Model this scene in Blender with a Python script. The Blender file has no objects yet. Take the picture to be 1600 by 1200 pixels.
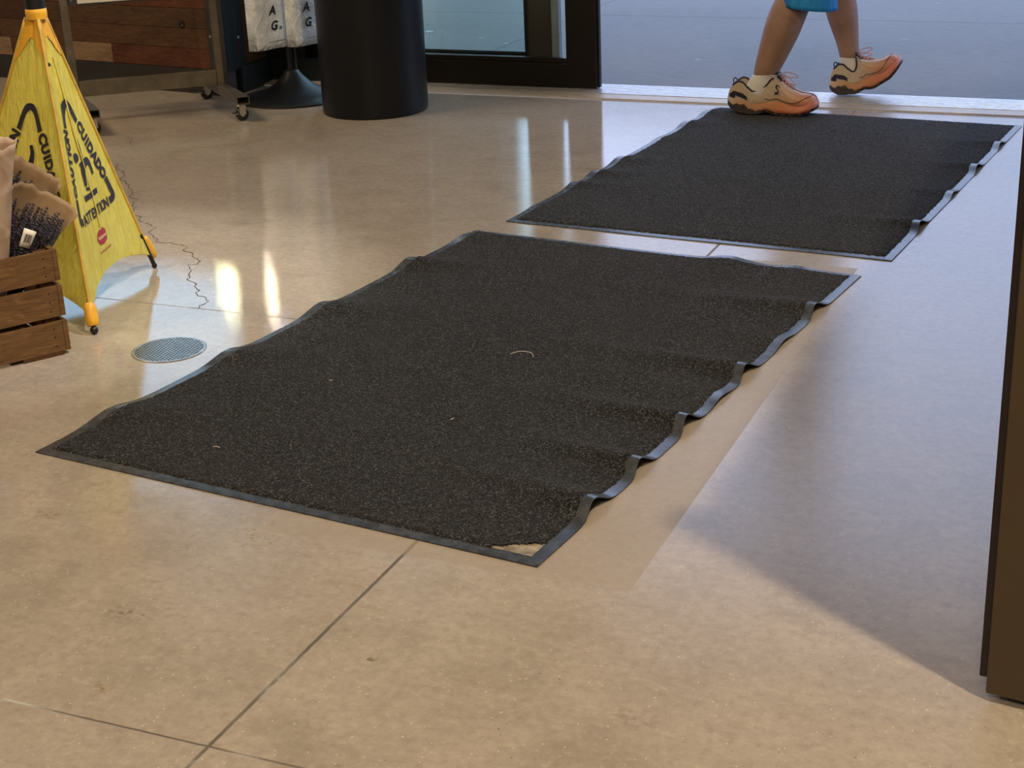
import bpy, bmesh, math, random
from mathutils import Vector, Matrix, noise
random.seed(7)
C = bpy.context.scene.collection
S = bpy.context.scene
V = Vector
PI = math.pi

# ------------------------------------------------------------------ camera
cam_d = bpy.data.cameras.new('camera'); cam = bpy.data.objects.new('camera', cam_d); C.objects.link(cam)
RT = V((0.9197, 0.3906, -0.0393)); DN = V((0.1084, -0.3491, -0.9308)); FW = V((-0.3773, 0.8518, -0.3634))
FW.normalize(); RT = (RT - FW * RT.dot(FW)).normalized(); UP = RT.cross(FW).normalized()
cam.matrix_world = Matrix(((RT.x, UP.x, -FW.x, 0), (RT.y, UP.y, -FW.y, 0), (RT.z, UP.z, -FW.z, 1.2459), (0, 0, 0, 1)))
cam_d.sensor_width = 36; cam_d.lens = 2443.0 / 1600 * 36
cam_d.clip_start = 0.05; cam_d.clip_end = 200
S.camera = cam

# ------------------------------------------------------------------ view, sky and lights
S.view_settings.view_transform = 'Standard'
S.view_settings.look = 'None'
S.view_settings.gamma = 1
S.view_settings.exposure = -0.12
W = bpy.data.worlds.new('sky'); S.world = W; W.use_nodes = True
bg = W.node_tree.nodes['Background']
bg.inputs['Color'].default_value = (0.51, 0.65, 1.0, 1); bg.inputs['Strength'].default_value = 3.4

def lamp(name, kind, loc, power, color, target=None, size=0.2, size_y=None, spot=None, blend=0.5):
    d = bpy.data.lights.new(name, kind); o = bpy.data.objects.new(name, d); C.objects.link(o)
    o.location = loc; d.energy = power; d.color = color
    if kind == 'AREA':
        d.size = size
        if size_y: d.shape = 'RECTANGLE'; d.size_y = size_y
    else:
        d.shadow_soft_size = size
    if kind == 'SPOT': d.spot_size = spot; d.spot_blend = blend
    if target is not None:
        v = V(target) - V(loc); o.rotation_euler = v.to_track_quat('-Z', 'Y').to_euler()
    return o
WARM = (1.0, 0.79, 0.525)
lamp('ceiling_spot', 'SPOT', (0.262, 1.70, 3.9), 430, WARM, (-1.6, 2.3, 0), 0.03, spot=math.radians(125), blend=0.9)
lamp('ceiling_panel', 'AREA', (-0.6, -1.2, 3.9), 210, WARM, (-1.3, 0.6, 0), 2.2)
lamp('ceiling_panel', 'AREA', (-5.0, 3.4, 3.9), 160, WARM, (-4.0, 4.2, 0), 1.6)
pl = lamp('sky_portal', 'AREA', (-0.9, 6.16, 1.2), 1, (1, 1, 1), (-0.9, 0, 1.2), 2.9, 2.3)
pl.data.cycles.is_portal = True

lamp('sign_fill_spot', 'SPOT', (-0.75, 3.9, 3.7), 430, (1.0, 0.93, 0.80), (-2.60, 3.25, 0.3), 0.04, spot=math.radians(26), blend=0.6)  # added fill to brighten the sign's right face, no such fixture known
# ------------------------------------------------------------------ helpers
def tag(o, label=None, cat=None, group=None, kind=None):
    if label: o['label'] = label
    if cat: o['category'] = cat
    if group: o['group'] = group
    if kind: o['kind'] = kind
    return o

def thing(name, loc, label, cat, group=None):
    o = bpy.data.objects.new(name, None); C.objects.link(o); o.location = loc
    o.empty_display_size = 0.1
    o['loc0'] = list(loc); del o['loc0']
    return tag(o, label, cat, group)

def wloc(p):
    v = V((0, 0, 0))
    while p is not None:
        v = v + V(p.location); p = p.parent
    return v

class MB:
    def __init__(s):
        s.bm = bmesh.new(); s.mi = 0
    def face(s, pts):
        vs = [s.bm.verts.new(V(p)) for p in pts]
        try:
            f = s.bm.faces.new(vs); f.material_index = s.mi; return f
        except ValueError:
            return None
    def grid(s, rows, close_u=False, close_v=False):
        vr = [[s.bm.verts.new(V(p)) for p in r] for r in rows]
        n = len(vr); m = len(vr[0])
        for i in range(n if close_v else n - 1):
            for j in range(m if close_u else m - 1):
                f = s.bm.faces.new((vr[i][j], vr[i][(j + 1) % m], vr[(i + 1) % n][(j + 1) % m], vr[(i + 1) % n][j]))
                f.material_index = s.mi
        return vr
    def box(s, c, d, ax=None, bev=0.0):
        c = V(c); ax = ax or (V((1, 0, 0)), V((0, 1, 0)), V((0, 0, 1)))
        ax = [V(a).normalized() for a in ax]
        vs = []
        for k in (-1, 1):
            for j in (-1, 1):
                for i in (-1, 1):
                    vs.append(s.bm.verts.new(c + ax[0] * i * d[0] / 2 + ax[1] * j * d[1] / 2 + ax[2] * k * d[2] / 2))
        fs = []
        for q in ((0, 2, 3, 1), (4, 5, 7, 6), (0, 1, 5, 4), (2, 6, 7, 3), (0, 4, 6, 2), (1, 3, 7, 5)):
            f = s.bm.faces.new([vs[i] for i in q]); f.material_index = s.mi; fs.append(f)
        if bev > 0:
            es = list({e for f in fs for e in f.edges})
            r = bmesh.ops.bevel(s.bm, geom=es, offset=bev, segments=2, affect='EDGES', profile=0.7)
            for f in r['faces']: f.material_index = s.mi
        return s
    def lohi(s, lo, hi, bev=0.0):
        lo = V(lo); hi = V(hi)
        return s.box((lo + hi) / 2, hi - lo, None, bev)
    def tube(s, pts, r, n=8, cap=True, closed=False):
        pts = [V(p) for p in pts]; N = len(pts)
        rr = r if isinstance(r, (list, tuple)) else [r] * N
        rows = []; up = None
        for i, p in enumerate(pts):
            if closed: t = pts[(i + 1) % N] - pts[i - 1]
            else: t = pts[min(i + 1, N - 1)] - pts[max(i - 1, 0)]
            t.normalize()
            if up is None:
                a = V((0, 0, 1)) if abs(t.z) < 0.9 else V((1, 0, 0))
                up = (a - t * a.dot(t)).normalized()
            else:
                up = (up - t * up.dot(t)).normalized()
            b = t.cross(up)
            rows.append([p + (up * math.cos(2 * PI * k / n) + b * math.sin(2 * PI * k / n)) * rr[i] for k in range(n)])
        vr = s.grid(rows, close_u=True, close_v=closed)
        if cap and not closed:
            for row in (vr[0][::-1], vr[-1]):
                f = s.bm.faces.new(row); f.material_index = s.mi
        return s
    def lathe(s, c, prof, n=48, cap0=True, cap1=True, axis=None):
        c = V(c)
        rows = []
        if axis is None: X, Y, Z = V((1, 0, 0)), V((0, 1, 0)), V((0, 0, 1))
        else:
            Z = V(axis).normalized(); X = Z.orthogonal().normalized(); Y = Z.cross(X)
        for r, z in prof:
            rows.append([c + X * (r * math.cos(2 * PI * k / n)) + Y * (r * math.sin(2 * PI * k / n)) + Z * z for k in range(n)])
        vr = s.grid(rows, close_u=True)
        if cap0: f = s.bm.faces.new(vr[0][::-1]); f.material_index = s.mi
        if cap1: f = s.bm.faces.new(vr[-1]); f.material_index = s.mi
        return s
    def ball(s, c, r, seg=12):
        m = Matrix.Translation(V(c))
        rr = r if isinstance(r, (tuple, list)) else (r, r, r)
        m = m @ Matrix.Diagonal((rr[0], rr[1], rr[2], 1))
        g = bmesh.ops.create_uvsphere(s.bm, u_segments=seg, v_segments=max(6, seg // 2), radius=1, matrix=m)
        for v in g['verts']:
            for f in v.link_faces: f.material_index = s.mi
        return s
    def build(s, name, mat, parent=None, smooth=False, flip=True, bevel=0, keep=False):
        if flip: bmesh.ops.recalc_face_normals(s.bm, faces=s.bm.faces)
        off = wloc(parent)
        for v in s.bm.verts: v.co -= off
        me = bpy.data.meshes.new(name); s.bm.to_mesh(me); s.bm.free()
        for m in (mat if isinstance(mat, (list, tuple)) else [mat]): me.materials.append(m)
        o = bpy.data.objects.new(name, me); C.objects.link(o)
        if parent is not None: o.parent = parent
        if smooth:
            for p in me.polygons: p.use_smooth = True
        if bevel:
            b = o.modifiers.new('b', 'BEVEL'); b.width = bevel; b.segments = 2; b.limit_method = 'ANGLE'
        return o

def smooth_by_angle(o, deg=40):
    me = o.data
    for p in me.polygons: p.use_smooth = True
    bm = bmesh.new(); bm.from_mesh(me)
    lim = math.radians(deg)
    for e in bm.edges:
        if len(e.link_faces) == 2 and e.calc_face_angle(0) > lim: e.smooth = False
    bm.to_mesh(me); bm.free()
    return o

def catmull(pts, n=6, closed=False):
    pts = [V(p) for p in pts]; out = []; N = len(pts)
    rng = range(N) if closed else range(N - 1)
    for i in rng:
        if closed: a, b, c, d = pts[i - 1], pts[i], pts[(i + 1) % N], pts[(i + 2) % N]
        else: a, b, c, d = pts[max(i - 1, 0)], pts[i], pts[i + 1], pts[min(i + 2, N - 1)]
        for k in range(n):
            t = k / n
            out.append(0.5 * ((2 * b) + (c - a) * t + (2 * a - 5 * b + 4 * c - d) * t * t + (3 * b - a - 3 * c + d) * t ** 3))
    if not closed: out.append(pts[-1])
    return out

def interp(tab, x):
    if x <= tab[0][0]: return tab[0][1]
    for (a, u), (b, v) in zip(tab, tab[1:]):
        if x <= b:
            t = (x - a) / (b - a); t = t * t * (3 - 2 * t) * 0.5 + t * 0.5
            return u + (v - u) * t
    return tab[-1][1]

# ------------------------------------------------------------------ materials
class NT:
    def __init__(s, name):
        s.m = bpy.data.materials.new(name); s.m.use_nodes = True; s.t = s.m.node_tree
        s.b = s.t.nodes['Principled BSDF']; s.out = s.t.nodes['Material Output']
    def n(s, typ, **kw):
        x = s.t.nodes.new(typ)
        for k, v in kw.items():
            if hasattr(x, k): setattr(x, k, v)
            else: x.inputs[k].default_value = v
        return x
    def l(s, a, b): s.t.links.new(a, b)
    def coord(s, scale=(1, 1, 1), kind='Object', rot=(0, 0, 0)):
        c = s.n('ShaderNodeTexCoord'); mp = s.n('ShaderNodeMapping')
        mp.inputs['Scale'].default_value = scale; mp.inputs['Rotation'].default_value = rot
        s.l(c.outputs[kind], mp.inputs['Vector']); return mp.outputs['Vector']
    def noise(s, vec, scale, detail=3, rough=0.5, dist=0.0):
        x = s.n('ShaderNodeTexNoise'); x.inputs['Scale'].default_value = scale
        x.inputs['Detail'].default_value = detail; x.inputs['Roughness'].default_value = rough
        x.inputs['Distortion'].default_value = dist
        s.l(vec, x.inputs['Vector']); return x.outputs['Fac']
    def ramp(s, fac, stops):
        r = s.n('ShaderNodeValToRGB'); e = r.color_ramp.elements
        while len(e) < len(stops): e.new(0.5)
        for i, (p, c) in enumerate(stops):
            e[i].position = p; e[i].color = (*c, 1) if len(c) == 3 else c
        s.l(fac, r.inputs['Fac']); return r.outputs['Color']
    def mix(s, fac, a, b, mode='MIX'):
        x = s.n('ShaderNodeMix', data_type='RGBA', blend_type=mode)
        for sock, val in ((x.inputs['Factor'], fac), (x.inputs[6], a), (x.inputs[7], b)):
            if hasattr(val, 'is_linked') or isinstance(val, bpy.types.NodeSocket): s.l(val, sock)
            elif isinstance(val, tuple): sock.default_value = (*val, 1) if len(val) == 3 else val
            else: sock.default_value = val
        return x.outputs[2]
    def math(s, op, a, b=None, c=None):
        x = s.n('ShaderNodeMath', operation=op)
        for i, val in enumerate((a, b, c)):
            if val is None: continue
            if isinstance(val, bpy.types.NodeSocket): s.l(val, x.inputs[i])
            else: x.inputs[i].default_value = val
        return x.outputs[0]
    def sep(s, vec):
        x = s.n('ShaderNodeSeparateXYZ'); s.l(vec, x.inputs[0]); return x.outputs
    def bump(s, h, strength=0.2, dist=0.01):
        x = s.n('ShaderNodeBump'); x.inputs['Strength'].default_value = strength; x.inputs['Distance'].default_value = dist
        s.l(h, x.inputs['Height']); s.l(x.outputs['Normal'], s.b.inputs['Normal']); return x
    def base(s, c):
        if isinstance(c, tuple): s.b.inputs['Base Color'].default_value = (*c, 1)
        else: s.l(c, s.b.inputs['Base Color'])
        return s
    def rough(s, r):
        if isinstance(r, (int, float)): s.b.inputs['Roughness'].default_value = r
        else: s.l(r, s.b.inputs['Roughness'])
        return s
    def set(s, **kw):
        for k, v in kw.items(): s.b.inputs[k.replace('_', ' ')].default_value = v
        return s

def simple(name, col, rough=0.5, var=0.12, scale=30, bump=0.0, metallic=0.0, **kw):
    t = NT(name); v = t.coord(); f = t.noise(v, scale, 4, 0.6)
    a = tuple(c * (1 - var) for c in col); b = tuple(min(1, c * (1 + var)) for c in col)
    t.base(t.ramp(f, [(0.3, a), (0.7, b)])).rough(rough).set(Metallic=metallic)
    if bump: t.bump(f, bump, 0.004)
    for k_, v_ in kw.items(): t.b.inputs[k_.replace('_', ' ')].default_value = v_
    return t.m

M = {}
# polished concrete floor -------------------------------------------------
t = NT('polished_concrete'); v = t.coord(); X, Y, Z = t.sep(v)
big = t.noise(v, 1.1, 4, 0.6, 0.4); mid = t.noise(v, 5.5, 5, 0.62, 0.5)
vs = t.coord((1.0, 1.9, 1)); streak = t.noise(vs, 13, 5, 0.7, 0.6); fine = t.noise(v, 170, 3, 0.7)
col = t.ramp(mid, [(0.30, (0.300, 0.256, 0.216)), (0.52, (0.375, 0.327, 0.280)), (0.75, (0.44, 0.387, 0.332))])
col = t.mix(t.ramp(big, [(0.38, (0, 0, 0)), (0.66, (1, 1, 1))]), col, (0.41, 0.357, 0.307))
col = t.mix(t.math('MULTIPLY', t.ramp(streak, [(0.52, (0, 0, 0)), (0.78, (1, 1, 1))]), 0.38), col, (0.245, 0.205, 0.16))
col = t.mix(t.math('MULTIPLY', t.ramp(streak, [(0.25, (1, 1, 1)), (0.44, (0, 0, 0))]), 0.30), col, (0.56, 0.50, 0.405))
gr = t.noise(v, 55, 4, 0.75)
col = t.mix(t.math('MULTIPLY', t.ramp(gr, [(0.50, (0, 0, 0)), (0.66, (1, 1, 1))]), 0.38), col, (0.25, 0.212, 0.17))
col = t.mix(t.math('MULTIPLY', t.ramp(gr, [(0.34, (1, 1, 1)), (0.46, (0, 0, 0))]), 0.25), col, (0.56, 0.50, 0.41))
col = t.mix(t.ramp(fine, [(0.62, (0, 0, 0)), (0.80, (0.22, 0.22, 0.22))]), col, (0.62, 0.56, 0.46))
col = t.mix(t.ramp(fine, [(0.22, (0.35, 0.35, 0.35)), (0.36, (0, 0, 0))]), col, (0.22, 0.18, 0.14))
vo = t.n('ShaderNodeTexVoronoi'); vo.inputs['Scale'].default_value = 34; t.l(v, vo.inputs['Vector'])
pit = t.ramp(vo.outputs['Distance'], [(0.045, (1, 1, 1)), (0.075, (0, 0, 0))])
pm = t.ramp(t.noise(v, 2.2, 2), [(0.50, (0, 0, 0)), (0.60, (1, 1, 1))])
pit = t.math('MULTIPLY', pit, pm)
col = t.mix(t.math('MULTIPLY', pit, 0.75), col, (0.10, 0.08, 0.06))
vo2 = t.n('ShaderNodeTexVoronoi'); vo2.inputs['Scale'].default_value = 46; t.l(t.coord((1, 1, 1), rot=(0, 0, 0.5)), vo2.inputs['Vector'])
spk = t.ramp(vo2.outputs['Distance'], [(0.05, (1, 1, 1)), (0.09, (0, 0, 0))])
spk = t.math('MULTIPLY', spk, t.ramp(t.noise(v, 7, 2), [(0.5, (0, 0, 0)), (0.6, (0.6, 0.6, 0.6))]))
col = t.mix(spk, col, (0.75, 0.66, 0.50))
vo3 = t.n('ShaderNodeTexVoronoi'); vo3.inputs['Scale'].default_value = 95; t.l(t.coord((1, 1, 1), rot=(0, 0, 1.1)), vo3.inputs['Vector'])
spk3 = t.math('MULTIPLY', t.ramp(vo3.outputs['Distance'], [(0.09, (1, 1, 1)), (0.15, (0, 0, 0))]), t.ramp(t.sep(vo3.outputs['Color'])[0], [(0.72, (0, 0, 0)), (0.80, (0.8, 0.8, 0.8))]))
col = t.mix(spk3, col, (0.78, 0.68, 0.50))
spk4 = t.math('MULTIPLY', t.ramp(vo3.outputs['Distance'], [(0.07, (1, 1, 1)), (0.12, (0, 0, 0))]), t.ramp(t.sep(vo3.outputs['Color'])[1], [(0.80, (0, 0, 0)), (0.88, (0.7, 0.7, 0.7))]))
col = t.mix(t.math('MULTIPLY', spk4, t.math('GREATER_THAN', X, -0.9)), col, (0.08, 0.065, 0.05))
# joints cut in the slab
wob = t.math('MULTIPLY', t.math('SUBTRACT', t.noise(v, 34, 4, 0.7), 0.5), 0.0035)
def joint(axis, pos, w):
    d = t.math('ABSOLUTE', t.math('SUBTRACT', t.math('ADD', axis, wob), pos))
    mr = t.n('ShaderNodeMapRange'); mr.inputs['From Min'].default_value = w * 0.45; mr.inputs['From Max'].default_value = w
    mr.inputs['To Min'].default_value = 1; mr.inputs['To Max'].default_value = 0
    t.l(d, mr.inputs['Value']); return mr.outputs['Result']
jx = joint(X, -1.157, 0.0048); jy = joint(Y, 1.515, 0.0030); jy2 = t.math('MULTIPLY', joint(Y, 3.17, 0.0026), t.math('LESS_THAN', X, -1.9)); jx2 = joint(X, -4.2, 0.003)
jm = t.math('MAXIMUM', t.math('MAXIMUM', jx, jy), t.math('MAXIMUM', jy2, jx2))
jc = t.ramp(t.noise(v, 9, 3), [(0.40, (0.085, 0.068, 0.05)), (0.56, (0.15, 0.125, 0.095)), (0.68, (0.42, 0.44, 0.40))])
col = t.mix(t.math('MULTIPLY', jm, 0.9), col, jc)
# old dirt stains
for (sx, sy, sr, sc) in ((-1.393, 1.59, 0.035, (0.23, 0.16, 0.07)), (-1.493, 1.791, 0.065, (0.19, 0.155, 0.115)), (-0.95, 1.53, 0.05, (0.22, 0.18, 0.13)), (-0.62, 1.78, 0.06, (0.26, 0.21, 0.16)), (-1.86, 2.05, 0.05, (0.21, 0.17, 0.12))):
    dx = t.math('SUBTRACT', X, sx); dy = t.math('MULTIPLY', t.math('SUBTRACT', Y, sy), 1.7)
    dd = t.math('SQRT', t.math('ADD', t.math('MULTIPLY', dx, dx), t.math('MULTIPLY', dy, dy)))
    mr = t.n('ShaderNodeMapRange'); mr.inputs['From Min'].default_value = sr; mr.inputs['From Max'].default_value = 0
    mr.inputs['To Max'].default_value = 0.9
    t.l(dd, mr.inputs['Value'])
    k = t.math('MULTIPLY', mr.outputs['Result'], t.ramp(t.noise(v, 60, 4, 0.7), [(0.48, (0, 0, 0)), (0.60, (1, 1, 1))]))
    col = t.mix(k, col, sc)
t.base(col)
rr = t.math('MULTIPLY_ADD', mid, 0.06, 0.022)
rr = t.math('ADD', rr, t.math('MULTIPLY', jm, 0.4))
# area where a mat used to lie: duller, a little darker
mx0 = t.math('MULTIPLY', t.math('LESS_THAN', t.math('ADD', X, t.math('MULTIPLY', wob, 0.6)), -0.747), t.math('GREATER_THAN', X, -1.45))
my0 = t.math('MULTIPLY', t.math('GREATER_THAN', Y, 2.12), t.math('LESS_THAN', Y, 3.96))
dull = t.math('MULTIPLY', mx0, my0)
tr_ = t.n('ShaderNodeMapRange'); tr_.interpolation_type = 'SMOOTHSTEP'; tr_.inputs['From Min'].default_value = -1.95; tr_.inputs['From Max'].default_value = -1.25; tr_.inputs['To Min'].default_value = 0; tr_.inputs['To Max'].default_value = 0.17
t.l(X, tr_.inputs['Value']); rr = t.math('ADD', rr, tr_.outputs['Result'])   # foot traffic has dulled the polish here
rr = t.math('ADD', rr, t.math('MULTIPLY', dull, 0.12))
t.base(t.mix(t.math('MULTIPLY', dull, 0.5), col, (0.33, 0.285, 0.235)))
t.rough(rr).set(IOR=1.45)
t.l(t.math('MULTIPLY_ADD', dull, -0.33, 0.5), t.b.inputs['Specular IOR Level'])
h = t.math('SUBTRACT', t.math('MULTIPLY', fine, 0.25), t.math('ADD', t.math('MULTIPLY', jm, 2.0), t.math('MULTIPLY', pit, 1.0)))
h = t.math('ADD', h, t.math('MULTIPLY', t.noise(v, 9, 2), 0.5))
t.bump(h, 0.10, 0.004)
M['floor'] = t.m
# outdoor concrete ---------------------------------------------------------
t = NT('broomed_concrete'); v = t.coord(); X, Y, Z = t.sep(v)
vb = t.coord((1, 7, 1)); br = t.noise(vb, 14, 5, 0.7, 0.3); big = t.noise(v, 1.0, 4, 0.6); fine = t.noise(v, 110, 3, 0.7)
col = t.ramp(br, [(0.30, (0.074, 0.072, 0.070)), (0.66, (0.165, 0.158, 0.149))])
col = t.mix(t.ramp(big, [(0.35, (0, 0, 0)), (0.7, (0.35, 0.35, 0.35))]), col, (0.175, 0.168, 0.158))
col = t.mix(t.ramp(fine, [(0.60, (0, 0, 0)), (0.78, (0.45, 0.45, 0.45))]), col, (0.30, 0.29, 0.28))
vo = t.n('ShaderNodeTexVoronoi'); vo.inputs['Scale'].default_value = 3.6; t.l(v, vo.inputs['Vector'])
gum = t.ramp(vo.outputs['Distance'], [(0.07, (0.8, 0.8, 0.8)), (0.10, (0, 0, 0))])
gum = t.math('MULTIPLY', gum, t.ramp(vo.outputs['Color'], [(0.45, (0, 0, 0)), (0.55, (1, 1, 1))]))
col = t.mix(gum, col, (0.48, 0.50, 0.52))
wob = t.math('MULTIPLY', t.math('SUBTRACT', t.noise(v, 6, 2), 0.5), 0.01)
j1 = joint(X, -3.115, 0.010); j2 = joint(Y, 8.16, 0.016); j3 = joint(Y, 9.9, 0.016); j4 = joint(X, 0.2, 0.01)
jm = t.math('MAXIMUM', t.math('MAXIMUM', j1, j2), t.math('MAXIMUM', j3, j4))
col = t.mix(t.math('MULTIPLY', jm, 0.85), col, (0.07, 0.065, 0.06))
t.base(col).rough(0.62); t.bump(t.math('SUBTRACT', br, jm), 0.25, 0.006)
M['pave'] = t.m
# carpet -------------------------------------------------------------------
t = NT('loop_carpet'); v = t.coord()
vo = t.n('ShaderNodeTexVoronoi'); vo.inputs['Scale'].default_value = 300; t.l(v, vo.inputs['Vector'])
nz = t.noise(v, 330, 3, 0.75); n2 = t.noise(v, 4, 3); n3 = t.noise(v, 130, 3, 0.7)
cr_ = t.n('ShaderNodeTexVoronoi'); cr_.inputs['Scale'].default_value = 430; t.l(v, cr_.inputs['Vector'])
cell = t.math('ADD', t.math('MULTIPLY', t.sep(cr_.outputs['Color'])[0], 0.45), t.math('MULTIPLY', nz, 0.55))
col = t.ramp(cell, [(0.34, (0.002, 0.002, 0.0023)), (0.50, (0.010, 0.0102, 0.011)), (0.62, (0.036, 0.037, 0.040)), (0.74, (0.150, 0.154, 0.166))])
col = t.mix(t.math('MULTIPLY', t.ramp(n3, [(0.45, (0, 0, 0)), (0.60, (1, 1, 1))]), 0.6), col, (0.010, 0.0095, 0.009))
col = t.mix(t.math('MULTIPLY', t.ramp(n2, [(0.4, (0, 0, 0)), (0.7, (1, 1, 1))]), 0.25), col, (0.034, 0.0335, 0.034))
t.base(col).rough(0.95).set(Specular_IOR_Level=0.15)
t.b.inputs['Sheen Weight'].default_value = 0.07; t.b.inputs['Sheen Roughness'].default_value = 0.5
t.b.inputs['Sheen Tint'].default_value = (0.7, 0.75, 0.85, 1)
t.bump(t.math('ADD', nz, t.math('MULTIPLY', vo.outputs['Distance'], 0.8)), 0.6, 0.0035)
M['carpet'] = t.m
# rubber with fine knurl
t = NT('mat_rubber'); v = t.coord(); w = t.n('ShaderNodeTexChecker'); w.inputs['Scale'].default_value = 420; t.l(v, w.inputs['Vector'])
f = t.noise(v, 40, 3)
t.base(t.ramp(f, [(0.3, (0.034, 0.038, 0.046)), (0.7, (0.062, 0.070, 0.084))])).rough(t.math('MULTIPLY_ADD', f, 0.15, 0.20))
t.bump(w.outputs['Fac'], 0.25, 0.0012); M['rubber'] = t.m
M['worn'] = simple('worn_backing', (0.27, 0.235, 0.185), 0.8, 0.65, 60, 0.3)
# black gear
M['black_plastic'] = simple('black_plastic', (0.0075, 0.009, 0.012), 0.42, 0.2, 60)
M['satin_can'] = simple('satin_black_can', (0.0045, 0.0055, 0.009), 0.42, 0.15, 90, 0.05, Specular_IOR_Level=0.3)
M['door_metal'] = simple('dark_bronze_metal', (0.009, 0.007, 0.006), 0.42, 0.12, 50, Specular_IOR_Level=0.25)
M['charcoal'] = simple('charcoal_metal', (0.028, 0.025, 0.024), 0.55, 0.15, 40)
M['blackpaint'] = simple('black_paint', (0.006, 0.006, 0.007), 0.5, 0.15, 40)
M['kick'] = simple('kick_metal', (0.022, 0.019, 0.018), 0.6, 0.2, 20)
M['kick_teal'] = simple('dark_teal_kick', (0.006, 0.012, 0.016), 0.5, 0.15, 20)
M['rawsteel'] = simple('raw_steel', (0.15, 0.128, 0.098), 0.42, 0.3, 14, 0.05, 0.6)
M['chrome'] = simple('zinc_metal', (0.62, 0.58, 0.52), 0.28, 0.1, 60, 0, 1.0)
M['steel_bright'] = simple('drain_steel', (0.50, 0.50, 0.49), 0.32, 0.2, 120, 0.1, 0.9)
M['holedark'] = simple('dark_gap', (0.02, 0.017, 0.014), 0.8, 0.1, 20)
M['brown_door'] = simple('bronze_brown_panel', (0.075, 0.052, 0.026), 0.5, 0.06, 8)
M['seal'] = simple('rubber_seal', (0.012, 0.006, 0.007), 0.55, 0.2, 30)
M['wheel'] = simple('wheel_rubber', (0.012, 0.012, 0.012), 0.4, 0.2, 30)
M['alum'] = simple('mill_aluminium', (0.74, 0.74, 0.76), 0.30, 0.10, 40, 0.05, 0.85)
M['ramp'] = simple('bronze_ramp', (0.46, 0.38, 0.29), 0.45, 0.10, 30, 0, 0.2)
M['paleblue'] = simple('pale_grey_strip', (0.17, 0.19, 0.23), 0.5, 0.1, 30)
# glass
def glass(name, tint, rough=0.0):
    m = bpy.data.materials.new(name); m.use_nodes = True; nt = m.node_tree
    for n in list(nt.nodes):
        if n.type != 'OUTPUT_MATERIAL': nt.nodes.remove(n)
    tr = nt.nodes.new('ShaderNodeBsdfTransparent'); tr.inputs[0].default_value = (*tint, 1)
    gl = nt.nodes.new('ShaderNodeBsdfGlossy'); gl.inputs['Roughness'].default_value = rough
    lw = nt.nodes.new('ShaderNodeLayerWeight'); lw.inputs['Blend'].default_value = 0.5
    pw = nt.nodes.new('ShaderNodeMath'); pw.operation = 'POWER'; pw.inputs[1].default_value = 4.5; nt.links.new(lw.outputs['Facing'], pw.inputs[0])
    fr = nt.nodes.new('ShaderNodeMath'); fr.operation = 'MULTIPLY_ADD'; fr.inputs[1].default_value = 0.9; fr.inputs[2].default_value = 0.04; nt.links.new(pw.outputs[0], fr.inputs[0])
    mx = nt.nodes.new('ShaderNodeMixShader')
    nt.links.new(fr.outputs[0], mx.inputs[0]); nt.links.new(tr.outputs[0], mx.inputs[1]); nt.links.new(gl.outputs[0], mx.inputs[2])
    nt.links.new(mx.outputs[0], nt.nodes['Material Output'].inputs[0]); return m
M['glass'] = glass('tinted_glass', (0.88, 1.0, 0.95))
M['glass_green'] = glass('green_glass', (0.94, 1.0, 0.965))
# wood
def wood(name, dark, light, scale=1.0, along=(1, 9, 9), rough=0.6):
    t = NT(name); v = t.coord(along); f = t.noise(v, 7 * scale, 6, 0.65, 1.4); g = t.noise(v, 30 * scale, 3, 0.6)
    c = t.ramp(f, [(0.28, dark), (0.72, light)])
    c = t.mix(t.math('MULTIPLY', t.ramp(g, [(0.5, (0, 0, 0)), (0.72, (1, 1, 1))]), 0.45), c, tuple(x * 0.55 for x in dark))
    t.base(c).rough(rough).set(Specular_IOR_Level=0.3); t.bump(g, 0.25, 0.004); return t.m
M['board1'] = wood('board_brown', (0.050, 0.022, 0.010), (0.120, 0.060, 0.030))
M['board2'] = wood('board_red', (0.055, 0.017, 0.009), (0.135, 0.048, 0.025))
M['board3'] = wood('board_umber', (0.042, 0.020, 0.010), (0.105, 0.055, 0.028))
M['board4'] = wood('board_tan', (0.16, 0.098, 0.055), (0.29, 0.19, 0.115))
M['board5'] = wood('board_dark', (0.030, 0.013, 0.008), (0.075, 0.033, 0.018))
M['crate'] = None
t = NT('crate_wood'); v = t.coord((1, 1, 1)); 
vv = t.coord((3.5, 3.5, 26)); f = t.noise(vv, 2.2, 6, 0.6, 2.0); g = t.noise(vv, 11, 3, 0.6)
c = t.ramp(f, [(0.30, (0.100, 0.050, 0.020)), (0.55, (0.165, 0.088, 0.036)), (0.75, (0.23, 0.130, 0.058))])
c = t.mix(t.math('MULTIPLY', t.ramp(g, [(0.52, (0, 0, 0)), (0.70, (1, 1, 1))]), 0.45), c, (0.070, 0.032, 0.013))
kn = t.ramp(t.noise(t.coord((6, 6, 3)), 1.6, 2, 0.5, 0.6), [(0.64, (0, 0, 0)), (0.76, (1, 1, 1))])
c = t.mix(t.math('MULTIPLY', kn, 0.6), c, (0.40, 0.17, 0.035))
t.base(c).rough(0.55).set(Specular_IOR_Level=0.35); t.bump(g, 0.3, 0.003); M['crate'] = t.m
M['crate_dark'] = wood('crate_inside', (0.06, 0.025, 0.010), (0.12, 0.055, 0.022))
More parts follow.
